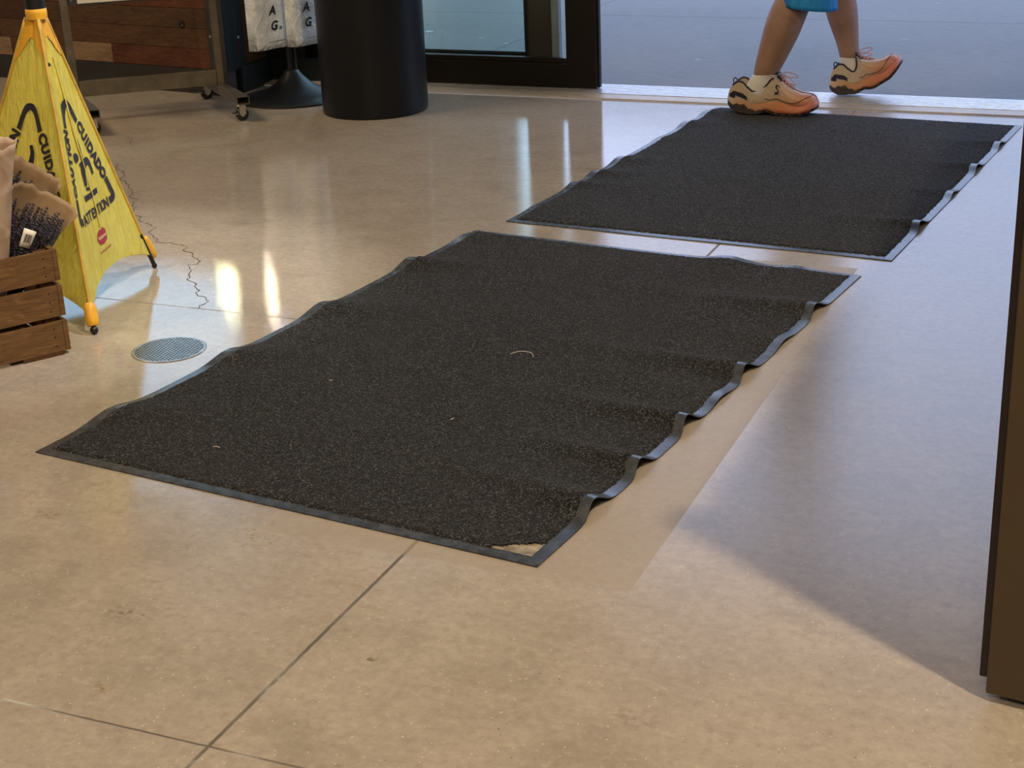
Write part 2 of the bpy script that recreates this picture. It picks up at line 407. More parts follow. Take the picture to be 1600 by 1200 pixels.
# paper, sleeves, lavender
t = NT('kraft_paper'); v = t.coord(); f = t.noise(v, 11, 2, 0.5, 0.4); g = t.noise(v, 120, 3)
t.base(t.ramp(f, [(0.3, (0.20, 0.122, 0.058)), (0.7, (0.31, 0.198, 0.105))])).rough(0.6); t.bump(f, 0.5, 0.02)
M['kraft'] = t.m
t = NT('pale_kraft'); v = t.coord(); f = t.noise(v, 11, 2, 0.5, 0.6)
t.base(t.ramp(f, [(0.3, (0.32, 0.215, 0.15)), (0.7, (0.46, 0.34, 0.26))])).rough(0.55); t.bump(f, 0.6, 0.02)
M['kraft_pale'] = t.m
M['lav1'] = simple('lavender_bud', (0.040, 0.030, 0.062), 0.9, 0.7, 260, 0.5)
M['lav2'] = simple('lavender_stem', (0.075, 0.070, 0.045), 0.9, 0.5, 120)
M['label'] = simple('white_label', (0.72, 0.68, 0.62), 0.5, 0.03, 20)
M['ink'] = simple('black_ink', (0.012, 0.010, 0.014), 0.6, 0.1, 20)
def cello(name, op, tint):
    m = bpy.data.materials.new(name); m.use_nodes = True; nt = m.node_tree
    for n in list(nt.nodes):
        if n.type != 'OUTPUT_MATERIAL': nt.nodes.remove(n)
    tr = nt.nodes.new('ShaderNodeBsdfTransparent'); tr.inputs[0].default_value = (*tint, 1)
    gl = nt.nodes.new('ShaderNodeBsdfGlossy'); gl.inputs['Roughness'].default_value = 0.12
    no = nt.nodes.new('ShaderNodeTexNoise'); no.inputs['Scale'].default_value = 22; no.inputs['Detail'].default_value = 2; no.inputs['Distortion'].default_value = 1.5
    bu = nt.nodes.new('ShaderNodeBump'); bu.inputs['Strength'].default_value = 1.0; bu.inputs['Distance'].default_value = 0.02
    nt.links.new(no.outputs['Fac'], bu.inputs['Height']); nt.links.new(bu.outputs[0], gl.inputs['Normal'])
    mx = nt.nodes.new('ShaderNodeMixShader'); mx.inputs[0].default_value = op
    nt.links.new(tr.outputs[0], mx.inputs[1]); nt.links.new(gl.outputs[0], mx.inputs[2])
    nt.links.new(mx.outputs[0], nt.nodes['Material Output'].inputs[0]); return m
M['cello'] = cello('clear_cellophane', 0.055, (0.95, 0.95, 0.95))
# sign fabric
t = NT('yellow_sign_fabric'); v = t.coord(); f = t.noise(v, 9, 4, 0.6, 0.6)
vz = t.coord((9, 9, 1.2)); g = t.noise(vz, 6, 4, 0.6, 0.8)
c = t.ramp(f, [(0.3, (0.80, 0.71, 0.12)), (0.7, (0.90, 0.83, 0.21))])
c = t.mix(t.math('MULTIPLY', t.ramp(g, [(0.55, (0, 0, 0)), (0.75, (1, 1, 1))]), 0.25), c, (0.66, 0.52, 0.06))
t.base(c).rough(0.55)
t.b.inputs['Transmission Weight'].default_value = 0.0
t.bump(t.math('ADD', g, t.math('MULTIPLY', f, 0.5)), 0.8, 0.016)
tl = t.n('ShaderNodeBsdfTranslucent'); t.l(c, tl.inputs['Color']); mxs = t.n('ShaderNodeMixShader'); mxs.inputs[0].default_value = 0.30
t.l(t.b.outputs[0], mxs.inputs[1]); t.l(tl.outputs[0], mxs.inputs[2]); t.l(mxs.outputs[0], t.out.inputs[0]); M['fabric'] = t.m
M['vinyl'] = simple('yellow_orange_vinyl', (0.80, 0.42, 0.035), 0.4, 0.12, 14, 0.2)
M['foldy'] = simple('yellow_fold', (0.72, 0.55, 0.06), 0.55, 0.12, 20)
M['piping'] = simple('sign_piping', (0.55, 0.36, 0.06), 0.6, 0.2, 30, 0.3)
M['signink'] = simple('sign_print', (0.020, 0.016, 0.028), 0.6, 0.2, 30)
M['redink'] = simple('red_print', (0.36, 0.020, 0.045), 0.55, 0.1, 30)
M['creamink'] = simple('cream_print', (0.80, 0.66, 0.34), 0.55, 0.05, 30)
# bags
t = NT('white_plastic_bag'); v = t.coord(); f = t.noise(v, 12, 4, 0.6, 2.0)
t.base(t.ramp(f, [(0.3, (0.62, 0.68, 0.76)), (0.7, (0.88, 0.92, 0.98))])).rough(0.15)
t.bump(f, 0.9, 0.02); M['bag'] = t.m
# person
t = NT('skin'); v = t.coord(); f = t.noise(v, 20, 4, 0.6)
t.base(t.ramp(f, [(0.3, (0.225, 0.130, 0.092)), (0.7, (0.30, 0.180, 0.128))])).rough(0.55)
t.b.inputs['Subsurface Weight'].default_value = 0.05; M['skin'] = t.m
M['sock'] = simple('white_sock', (0.62, 0.60, 0.58), 0.9, 0.06, 200, 0.3)
t = NT('turquoise_cloth'); v = t.coord((9, 9, 1.5)); f = t.noise(v, 3, 4, 0.6, 0.6)
t.base(t.ramp(f, [(0.3, (0.006, 0.16, 0.46)), (0.7, (0.010, 0.25, 0.62))])).rough(0.8); t.bump(f, 0.6, 0.02); M['shorts'] = t.m
M['shirt'] = simple('pale_shirt', (0.78, 0.79, 0.82), 0.85, 0.1, 30, 0.3)
M['hair'] = simple('brown_hair', (0.05, 0.03, 0.02), 0.6, 0.3, 90, 0.5)
M['navy'] = simple('dark_navy_trim', (0.010, 0.007, 0.022), 0.6, 0.15, 60)
M['lace'] = simple('peach_lace', (0.55, 0.26, 0.20), 0.7, 0.25, 120)
def shoe_mat(name, low=False):
    # cream leather stained orange towards the toe and the sole (its own colour)
    t = NT(name); c = t.n('ShaderNodeAttribute', attribute_name='st'); X, Y, Z = t.sep(c.outputs['Vector'])
    v = t.coord(); f = t.noise(v, 30, 4, 0.6, 0.8); g = t.noise(v, 90, 3, 0.6)
    k = t.math('ADD', t.math('MULTIPLY', X, 0.95), t.math('MULTIPLY', t.math('SUBTRACT', 0.42, Y), 0.75))
    k = t.math('ADD', k, t.math('MULTIPLY', t.math('SUBTRACT', f, 0.5), 0.6))
    col = t.ramp(k, [(0.34, (0.43, 0.35, 0.25)), (0.62, (0.47, 0.28, 0.175)), (0.84, (0.49, 0.205, 0.11)), (1.0, (0.54, 0.22, 0.16))])
    col = t.mix(t.math('MULTIPLY', t.ramp(g, [(0.55, (0, 0, 0)), (0.7, (1, 1, 1))]), 0.35), col, (0.30, 0.12, 0.06))
    t.base(col).rough(0.5); t.bump(f, 0.4, 0.01); return t.m
M['shoe'] = shoe_mat('stained_shoe_leather')
t = NT('shoe_sole'); c = t.n('ShaderNodeAttribute', attribute_name='st'); X, Y, Z = t.sep(c.outputs['Vector'])
v = t.coord(); f = t.noise(v, 45, 4, 0.6, 0.8)
k = t.math('ADD', X, t.math('MULTIPLY', t.math('SUBTRACT', f, 0.5), 0.25))
col = t.ramp(k, [(0.02, (0.46, 0.35, 0.25)), (0.22, (0.40, 0.21, 0.10)), (0.60, (0.50, 0.19, 0.09)), (0.95, (0.56, 0.19, 0.13))])
t.base(col).rough(0.55); t.bump(f, 0.4, 0.006); M['sole'] = t.m
M['outsole'] = simple('dark_outsole', (0.030, 0.022, 0.020), 0.7, 0.4, 60, 0.4)
M['far_wall'] = simple('far_building_paint', (0.50, 0.52, 0.53), 0.8, 0.05, 1)
M['plaster'] = simple('pale_wall_paint', (0.50, 0.46, 0.40), 0.8, 0.04, 6)
M['ceil'] = simple('dark_ceiling', (0.16, 0.14, 0.12), 0.8, 0.05, 6)
M['canopy'] = simple('canopy_soffit', (0.30, 0.30, 0.31), 0.7, 0.05, 6)
M['lint'] = simple('pale_lint', (0.62, 0.60, 0.55), 0.8, 0.1, 60)
M['crackm'] = simple('crack_dirt', (0.060, 0.036, 0.022), 0.9, 0.3, 60)
M['drop'] = simple('water_bead', (0.42, 0.37, 0.30), 0.03, 0.02, 20)

# ------------------------------------------------------------------ setting
def struct(o, label=None): return tag(o, label, None, None, 'structure')
b = MB(); b.lohi((-9, -6, -0.10), (5, 5.945, 0)); fl = struct(b.build('floor', M['floor']), 'tan polished concrete floor with saw-cut joints')
b = MB(); b.lohi((-30, 6.215, -0.10), (30, 60, 0.0)); struct(b.build('floor', M['pave']), 'grey concrete pavement outside the open door')
# crack in the slab: thin irregular dirt-filled line
CR = [(-3.502, 4.493), (-3.407, 4.408), (-3.359, 4.335), (-3.335, 4.285), (-3.238, 4.201), (-3.192, 4.16), (-3.116, 4.085), (-3.089, 4.017), (-3.041, 3.957), (-2.963, 3.875), (-2.884, 3.828), (-2.842, 3.758), (-2.778, 3.704), (-2.757, 3.667), (-2.715, 3.665), (-2.65, 3.655), (-2.571, 3.59), (-2.502, 3.506), (-2.525, 3.499), (-2.471, 3.421), (-2.447, 3.374), (-2.357, 3.301), (-2.3, 3.244), (-2.276, 3.17)]
def crack(pts, w):
    rnd = random.Random(3); P = [V((x, y, 0)) for x, y in pts]
    for it in range(3):
        Q = [P[0]]
        for a, c in zip(P, P[1:]):
            d = c - a; nrm = V((-d.y, d.x, 0)); Q += [a + d * 0.5 + nrm * rnd.uniform(-0.22, 0.22), c]
        P = Q
    b = MB(); rows = []
    for i, p in enumerate(P):
        d = (P[min(i + 1, len(P) - 1)] - P[max(i - 1, 0)]).normalized(); nrm = V((-d.y, d.x, 0)); ww = w * rnd.uniform(0.4, 1.3)
        rows.append([p + nrm * ww + V((0, 0, 0.0006)), p - nrm * ww + V((0, 0, 0.0006))])
    b.grid(rows); return b
tag(crack(CR, 0.0013).build('crack', M['crackm'], fl), 'thin brown winding crack')
crack([(-3.749, 4.898), (-3.70, 4.86), (-3.682, 4.822), (-3.631, 4.767)], 0.0012).build('crack', M['crackm'], fl)
crack([(-1.79, 2.36), (-1.77, 2.42), (-1.78, 2.47)], 0.0008).build('crack', M['crackm'], fl)

# threshold
b = MB(); b.mi = 0
b.grid([[(x, 5.945, 0.001), (x, 5.952, 0.006), (x, 6.010, 0.011), (x, 6.010, 0.0)] for x in (-3.9, 3.6)])
b.mi = 1
b.lohi((-3.9, 6.010, -0.05), (3.6, 6.215, 0.009))
for k in range(9):
    y = 6.022 + k * 0.022
    b.lohi((-3.9, y, 0.009), (3.6, y + 0.010, 0.0125), 0.001)
struct(b.build('trim_1', [M['ramp'], M['alum']]), 'ridged aluminium door threshold with a beige front ramp')

# rest of the shell (off camera, it shapes the light)
b = MB(); b.lohi((-9.1, -6, 0), (-9, 6.2, 4)); struct(b.build('wall_left', M['plaster']))
b = MB(); b.lohi((5, -6, 0), (5.1, 6.2, 4)); struct(b.build('wall_right', M['plaster']))
b = MB(); b.lohi((-9, -6.1, 0), (5, -6, 4)); struct(b.build('wall_back', M['plaster']))
b = MB(); b.lohi((-9.1, -6.1, 4), (5.1, 6.3, 4.1)); struct(b.build('ceiling', M['ceil']))
b = MB(); b.lohi((-9, 6.06, 2.75), (5, 6.25, 4)); b.lohi((0.9, 6.06, 0), (5, 6.25, 2.75)); struct(b.build('wall_front', M['door_metal']), 'dark wall above and beside the entrance')
b = MB(); b.lohi((-12, 6.25, 3.3), (8, 8.2, 3.5)); struct(b.build('trim_2', M['canopy']), 'canopy over the pavement outside')

# timber half wall with window above, metal corner post
K0 = V((-3.800, 5.705, 0)); DA = V((-0.9917, 0.128, 0)).normalized(); NA = V((DA.y, -DA.x, 0))
if NA.y > 0: NA = -NA
b = MB(); rnd = random.Random(5)
zrow = 0.108; rows = []
pitch = 0.0855
ZR = [0.108 + pitch * i for i in range(9)]
for r_, z in enumerate(ZR[:-1]):
    cuts = {0: [0.0, 0.66, 0.93, 1.30, 1.72, 2.4, 3.4, 4.6, 5.2], 1: [0.0, 1.36, 2.3, 3.3, 5.2], 2: [0, 1.12, 2.6, 4, 5.2]}.get(r_, [0, rnd.uniform(0.9, 1.6), rnd.uniform(2, 2.7), 4, 5.2])
    mats = {0: [1, 3, 0, 3, 4, 0, 1, 2], 1: [0, 4, 2, 1], 2: [2, 4, 0, 1]}.get(r_, [rnd.randrange(3) for _ in range(6)])
    for i, (a, c) in enumerate(zip(cuts, cuts[1:])):
        b.mi = mats[i % len(mats)]
        off = rnd.uniform(-0.002, 0.002)
        cc = K0 + DA * ((a + c) / 2) + V((0, 0, z + pitch / 2)) - NA * (0.03 - off)
        b.box(cc, (c - a - 0.0015, 0.06, pitch - 0.0018), (DA, NA, V((0, 0, 1))))
# side return, running out to the shop front
for r_, z in enumerate(ZR[:-1]):
    b.mi = [0, 2, 1][r_ % 3]
    b.lohi((-3.87, 5.76, z + 0.0009), (-3.81 + 0.003 * (r_ % 2), 6.25, z + pitch - 0.0009))
b.mi = 4
b.box(K0 + DA * 2.6 + V((0, 0, 0.45)) - NA * 0.075, (5.2, 0.02, 0.69), (DA, NA, V((0, 0, 1))))
b.box(K0 + DA * 2.6 + V((0, 0, 0.812)) - NA * 0.05, (5.2, 0.14, 0.036), (DA, NA, V((0, 0, 1))))
struct(b.build('wall_front', [M['board1'], M['board2'], M['board3'], M['board4'], M['board5']]), 'low wall clad in reclaimed brown boards')
# round knot hole in the boards
b = MB(); kc = K0 + DA * 0.225 + V((0, 0, 0.297)) + NA * 0.003
b.lathe(kc - NA * 0.004, [(0.001, 0), (0.014, 0), (0.0155, 0.004)], 20, axis=NA); b.build('knot_hole', M['blackpaint'], bpy.data.objects['wall_front.001'])
b = MB(); b.ball(kc + V((0.002, -0.001, -0.006)), 0.0035, 8); b.build('knot_hole', M['chrome'], bpy.data.objects['wall_front.001'])
# kick boards
b = MB(); b.box(K0 + DA * 2.6 + V((0, 0, 0.054)) - NA * 0.025, (5.2, 0.06, 0.106), (DA, NA, V((0, 0, 1)))); struct(b.build('baseboard_front', M['kick']), 'dark metal kick board under the boarded wall')
b = MB(); b.lohi((-3.87, 5.78, 0), (-3.775, 6.06, 0.108)); b.lohi((-3.80, 6.03, 0), (-3.50, 6.06, 0.108)); struct(b.build('baseboard_left', M['kick_teal']), 'dark teal kick board on the side return')
# corner post in two tones with screws
b = MB()
b.box(K0 + DA * 0.035 + NA * 0.006 + V((0, 0, 1.17)), (0.085, 0.014, 2.34 - 0.2), (DA, NA, V((0, 0, 1))))
b.mi = 1
b.lohi((-3.806, 5.702, 0.10), (-3.790, 5.845, 2.34))
b.mi = 2
b.box(K0 + DA * 0.035 + NA * 0.010 + V((0, 0, 0.052)), (0.088, 0.016, 0.104), (DA, NA, V((0, 0, 1))))
po = struct(b.build('trim_3', [M['charcoal'], M['blackpaint'], M['kick']]), 'dark metal corner post beside the boarded wall')
for c_, ax in ((K0 + DA * 0.062 + NA * 0.013 + V((0, 0, 0.252)), NA), (V((-3.790, 5.80, 0.235)), V((1, 0, 0)))):
    b = MB(); b.lathe(c_, [(0.006, 0), (0.006, 0.002), (0.003, 0.003)], 14, axis=ax); b.build('screw', M['chrome'], po)
# window above
b = MB()
for a in (0.0, 1.7, 3.4, 5.1): b.box(K0 + DA * (a + 0.03) + V((0, 0, 1.58)) - NA * 0.05, (0.06, 0.05, 1.50), (DA, NA, V((0, 0, 1))))
wo = struct(b.build('window_2', M['door_metal']), 'dark framed window above the boarded wall')
b = MB(); b.box(K0 + DA * 2.6 + V((0, 0, 1.58)) - NA * 0.05, (5.1, 0.008, 1.49), (DA, NA, V((0, 0, 1)))); b.build('window_pane', M['glass'], wo)
b = MB(); b.lohi((-9, 5.6, 2.33), (-3.79, 6.2, 2.5)); struct(b.build('trim_4', M['door_metal']))

# fixed side light behind the sliding leaf
b = MB()
b.lohi((-2.606, 6.165, 0.012), (-2.483, 6.21, 2.34)); b.lohi((-3.62, 6.165, 0.012), (-3.50, 6.21, 2.34)); b.lohi((-3.5, 6.165, 0.012), (-2.606, 6.21, 0.137)); b.lohi((-3.5, 6.165, 2.26), (-2.606, 6.21, 2.34))
w1 = struct(b.build('window_1', M['door_metal'], bevel=0.002), 'fixed dark framed side light behind the sliding door')
b = MB(); b.lohi((-3.5, 6.184, 0.137), (-2.606, 6.190, 2.26)); b.build('window_pane', M['glass_green'], w1)
b = MB(); b.lohi((-3.5, 6.168, 0.137), (-2.606, 6.172, 0.144)); b.build('glazing_bead', M['kick_teal'], w1)
b = MB(); b.lohi((-2.483, 6.17, 0.012), (-2.450, 6.20, 2.3)); b.build('edge_strip', M['paleblue'], w1)
# sliding leaf
d1 = bpy.data.objects.new('door_1', None); C.objects.link(d1); d1.location = (-2.9, 6.09, 0.013)
struct(d1, 'dark bronze sliding glass door leaf slid open beside the entrance')
b = MB()
y0, y1 = 6.09, 6.128
b.lohi((-2.390, y0, 0.0145), (-2.256, y1, 2.30)); b.lohi((-3.60, y0, 0.0145), (-3.46, y1, 2.30))
b.lohi((-3.46, y0 + 0.001, 0.0145), (-2.390, y1, 0.112)); b.lohi((-3.46, y0 + 0.004, 0.114), (-2.390, y1 - 0.003, 0.135)); b.lohi((-3.46, y0, 2.20), (-2.390, y1, 2.30))
b.build('door_frame', M['door_metal'], d1, bevel=0.003)
b = MB(); b.lohi((-3.46, 6.106, 0.133), (-2.390, 6.112, 2.20)); b.build('door_glass', M['glass_green'], d1)
b = MB(); b.lohi((-2.255, y0 + 0.012, 0.018), (-2.246, y1 - 0.004, 2.29)); b.build('edge_seal', M['blackpaint'], d1, bevel=0.002)
b = MB(); b.lohi((-3.46, y0 - 0.0006, 0.1115), (-2.375, y0 + 0.0015, 0.1128)); b.build('rail_groove', M['charcoal'], d1)
b = MB(); b.lohi((-3.82, 6.04, 0), (-3.61, 6.25, 2.76)); struct(b.build('trim_5', M['blackpaint']), 'black jamb at the left end of the shop front')

# brown door leaf on the right, with rubber edge
d2 = bpy.data.objects.new('door_2', None); C.objects.link(d2); d2.location = (0.4, 2.02, 0.012)
struct(d2, 'brown door panel with black rubber edge at the right')
b = MB(); ex = V((math.cos(math.radians(-8)), math.sin(math.radians(-8)), 0)); ey = V((-ex.y, ex.x, 0)); P = V((-0.171, 1.988, 0))
b.box(P + ex * 0.35 + ey * 0.022 + V((0, 0, 1.12)), (0.70, 0.044, 2.216), (ex, ey, V((0, 0, 1))))
b.build('door_leaf', M['brown_door'], d2, bevel=0.002)
b = MB(); b.box(P - ex * 0.0055 + ey * 0.016 + V((0, 0, 1.13)), (0.012, 0.026, 2.19), (ex, ey, V((0, 0, 1))), 0.004); b.build('edge_seal', M['seal'], d2)
b = MB(); b.lohi((-0.158, 2.036, 0.0), (0.35, 6.06, 2.25)); struct(b.build('wall_right', M['plaster']), 'vestibule side wall behind the brown panel')

# ------------------------------------------------------------------ mats
def make_mat(name, ox, oy, ang, label, bumps, torn=False, seed=1):
    W_, L_ = 1.16, 1.756
    a = math.radians(ang); ex = V((math.cos(a), math.sin(a), 0)); ey = V((-math.sin(a), math.cos(a), 0)); O = V((ox, oy, 0))
    th = thing(name, (ox, oy, 0), label, 'mat')
    def H(u, v):
        z = 0
        for side, c, amp, sg, reach, skew in bumps:
            if side == 'L': d = u; s = v
            elif side == 'R': d = W_ - u; s = v
            elif side == 'T': d = L_ - v; s = u
            else: d = v; s = u
            cc = c + skew * d
            z += amp * math.exp(-((s - cc) / sg) ** 2) * math.exp(-(max(0, d) / reach) ** 1.3)
        z += 0.0009 * (noise.noise(V((u * 5, v * 5, seed))) + 0.6)
        return max(0, z)
    def edge_shift(u, v):
        # lifted edges pull inwards a little
        dx = 0; dy = 0
        for side, c, amp, sg, reach, skew in bumps:
            s = v if side in 'LR' else u
            g = amp * math.exp(-((s - c) / sg) ** 2)
            if side == 'L' and u < 0.3: dx += g * 0.30 * (1 - u / 0.3)
            if side == 'R' and u > W_ - 0.3: dx -= g * 0.40 * (1 - (W_ - u) / 0.3)
            if side == 'T' and v > L_ - 0.3: dy -= g * 0.3 * (1 - (L_ - v) / 0.3)
        return dx, dy
    def pt(u, v, dz):
        dx, dy = edge_shift(u, v)
        return O + ex * (u + dx) + ey * (v + dy) + V((0, 0, H(u, v) + dz))
    B_ = 0.024
    # border: flat rubber frame, top surface and outer lip
    b = MB()
    def strip(outer, inner, n):
        rt, rb = [], []
        for i in range(n + 1):
            s = i / n
            o_ = [outer[0][k] + (outer[1][k] - outer[0][k]) * s for k in (0, 1)]; i_ = [inner[0][k] + (inner[1][k] - inner[0][k]) * s for k in (0, 1)]
            row = [pt(*o_, 0.0004), pt(*o_, 0.0022)]
            for q in (0.33, 0.66, 1.0):
                row.append(pt(o_[0] + (i_[0] - o_[0]) * q, o_[1] + (i_[1] - o_[1]) * q, 0.0026 + 0.0012 * q))
            row.append(pt(*i_, 0.0004))
            rt.append(row)
        b.grid(rt, close_u=True)
    o4 = [(0, 0), (W_, 0), (W_, L_), (0, L_)]; i4 = [(B_, B_), (W_ - B_, B_), (W_ - B_, L_ - B_), (B_, L_ - B_)]
    for k in range(4):
        k2 = (k + 1) % 4
        strip((o4[k], o4[k2]), (i4[k], i4[k2]), 140 if k % 2 == 0 else 220)
    bmesh.ops.remove_doubles(b.bm, verts=b.bm.verts, dist=0.0002)
    o = b.build('rubber_border', M['rubber'], th, smooth=True)
    smooth_by_angle(o, 50)
    # carpet pile: dense grid with its own ragged rim
    b = MB(); rnd = random.Random(seed); nu, nv = 190, 285
    rows = []
    for j in range(nv + 1):
        row = []
        for i in range(nu + 1):
            u = (B_ - 0.004) + (W_ - 2 * B_ + 0.008) * i / nu; v = (B_ - 0.004) + (L_ - 2 * B_ + 0.008) * j / nv
            e = min(i, nu - i, j, nv - j)
            jit = 0.0016 * (rnd.random() - 0.5)
            dz = 0.0075 + jit * (1.2 if e > 0 else 0)
            if e == 0: dz = 0.002
            if e == 1: dz = 0.0062 + jit
            if e <= 1:
                if i in (0, 1, nu - 1, nu): u += rnd.uniform(-0.0022, 0.0022)
                if j in (0, 1, nv - 1, nv): v += rnd.uniform(-0.0022, 0.0022)
            if torn:
                m_ = (W_ - B_ - u) + (v - B_) * 0.62      # bare wedge at the near right corner
                lim = 0.0
            row.append((u, v, dz))
        rows.append(row)
    vr = [[None] * (nu + 1) for _ in range(nv + 1)]
    def bare(u, v):
        if not torn: return False
        s = (W_ - B_ - u) / 0.085 + (v - B_) / 0.052
        return s < 1 + 0.12 * noise.noise(V((u * 60, v * 60, 0)))
    for j in range(nv + 1):
        for i in range(nu + 1):
            u, v, dz = rows[j][i]; vr[j][i] = b.bm.verts.new(pt(u, v, dz))
    for j in range(nv):
        for i in range(nu):
            u, v, _ = rows[j][i]
            if bare(u, v) and bare(rows[j + 1][i + 1][0], rows[j + 1][i + 1][1]): continue
            b.bm.faces.new((vr[j][i], vr[j][i + 1], vr[j + 1][i + 1], vr[j + 1][i]))
    for vv_ in [x for x in b.bm.verts if not x.link_faces]: b.bm.verts.remove(vv_)
    b.build('carpet_pile', M['carpet'], th, smooth=True)
    # underside
    b = MB(); b.grid([[pt(W_ * i / 40 * 0.98 + 0.0116, L_ * j / 60 * 0.98 + 0.017, 0.001) for i in range(41)] for j in range(61)]); b.build('rubber_backing', M['rubber'], th, smooth=True)
    if torn:
        b = MB(); b.grid([[pt(W_ - B_ - 0.10 * (1 - i / 12), B_ + 0.065 * j / 8, 0.0042) for i in range(13)] for j in range(9)])
        o = b.build('worn_patch', M['worn'], th); o['label'] = 'bare torn corner showing pale backing'
    return th, pt
bl = [('L', 0.212, 0.018, 0.070, 0.10, 0.35), ('L', 0.601, 0.017, 0.060, 0.11, 0.35), ('L', 0.969, 0.020, 0.058, 0.12, 0.3), ('L', 1.378, 0.024, 0.050, 0.13, 0.3), ('L', 1.67, 0.008, 0.05, 0.1, 0.3),
      ('R', 0.235, 0.023, 0.040, 0.18, 0.2), ('R', 0.43, 0.023, 0.034, 0.17, 0.15), ('R', 0.655, 0.026, 0.036, 0.22, 0.1), ('R', 0.975, 0.025, 0.040, 0.24, 0.05), ('R', 1.43, 0.023, 0.045, 0.24, 0.0), ('R', 0.82, 0.008, 0.05, 0.10, 0.2), ('R', 1.2, 0.008, 0.05, 0.10, 0.1),
      ('T', 0.80, 0.014, 0.060, 0.07, 0), ('T', 0.99, 0.007, 0.05, 0.05, 0)]
mat1, pt1 = make_mat('entrance_mat', -2.0729, 2.2778, -6.363, 'large dark grey carpet mat nearest the camera, with a torn near right corner', bl, True, 1)
bl2 = [('L', 0.80, 0.016, 0.055, 0.10, 0.3), ('L', 0.60, 0.015, 0.045, 0.10, 0.3), ('L', 0.44, 0.014, 0.045, 0.09, 0.3), ('L', 0.17, 0.004, 0.05, 0.08, 0.3), ('L', 1.40, 0.016, 0.055, 0.1, 0.3), ('L', 1.62, 0.014, 0.06, 0.1, 0.3),
       ('R', 1.41, 0.014, 0.045, 0.12, 0.1), ('R', 1.06, 0.017, 0.045, 0.14, 0.1), ('R', 0.72, 0.010, 0.04, 0.1, 0.1), ('R', 0.335, 0.020, 0.045, 0.15, 0.1), ('L', 1.15, 0.007, 0.06, 0.1, 0.3)]
mat2, pt2 = make_mat('entrance_mat', -1.8314, 4.1400, -4.685, 'dark grey carpet mat by the door threshold, under the walking person', bl2, False, 2)

# ------------------------------------------------------------------ floor drain
dr = thing('floor_drain', (-2.165, 2.882, 0), 'round metal floor drain with a crosshatched cover, left of the near mat', 'drain')
b = MB(); b.lathe((-2.165, 2.882, 0), [(0.0885, 0.0), (0.0885, 0.0014), (0.0865, 0.0022), (0.081, 0.0022), (0.0805, 0.0006)], 64, False, False); b.build('rim', M['steel_bright'], dr)
b = MB(); b.lathe((-2.165, 2.882, 0), [(0.0805, 0.0004), (0.0805, 0.0008)], 64); b.build('cover_plate', M['holedark'], dr)
b = MB(); c0 = V((-2.165, 2.882, 0.0014))
for ang in (0.42, 0.42 + PI / 2 - 0.25):
    d = V((math.cos(ang), math.sin(ang), 0)); n = V((-d.y, d.x, 0))
    for k in range(-9, 10):
        off = k * 0.0088; hl = math.sqrt(max(0, 0.080 ** 2 - off ** 2))
        if hl > 0.006: b.box(c0 + n * off, (2 * hl, 0.0030, 0.0014), (d, n, V((0, 0, 1))))
b.build('grating', M['steel_bright'], dr)

# ------------------------------------------------------------------ trash can
tc = thing('trash_can', (-3.018, 5.570, 0), 'tall black cylindrical trash can standing by the sliding glass door', 'trash can')
b = MB(); b.lathe((-3.018, 5.570, 0), [(0.206, 0.0), (0.211, 0.003), (0.213, 0.010), (0.213, 0.78), (0.216, 0.80)], 96); smooth_by_angle(b.build('body', M['satin_can'], tc), 30)
b = MB(); b.lathe((-3.018, 5.570, 0.80), [(0.220, 0), (0.222, 0.03), (0.20, 0.10), (0.12, 0.13)], 64); smooth_by_angle(b.build('lid', M['black_plastic'], tc), 30)

# ------------------------------------------------------------------ bag stand
BS = V((-3.484, 5.712, 0))
bs = thing('umbrella_bag_stand', BS, 'black bag dispenser stand with a flared round base beside the trash can', 'stand')
b = MB(); b.lathe(BS, [(0.228, 0), (0.231, 0.006), (0.220, 0.014), (0.166, 0.026), (0.110, 0.044), (0.075, 0.068), (0.048, 0.094), (0.030, 0.118), (0.026, 0.121)], 64); o = b.build('base', M['black_plastic'], bs); smooth_by_angle(o, 35)
b = MB(); b.tube([BS + V((-0.006, 0, 0.118)), BS + V((-0.006, 0, 1.1))], 0.011, 16); b.build('pole', M['black_plastic'], bs)
b = MB(); b.tube([BS + V((0.016, 0.012, 0.118)), BS + V((0.016, 0.012, 1.1))], 0.005, 10); b.build('pole', M['charcoal'], bs)
b = MB(); b.lohi(BS + V((-0.16, -0.03, 0.985)), BS + V((0.16, 0.03, 1.015)), 0.004); b.build('bracket', M['black_plastic'], bs)

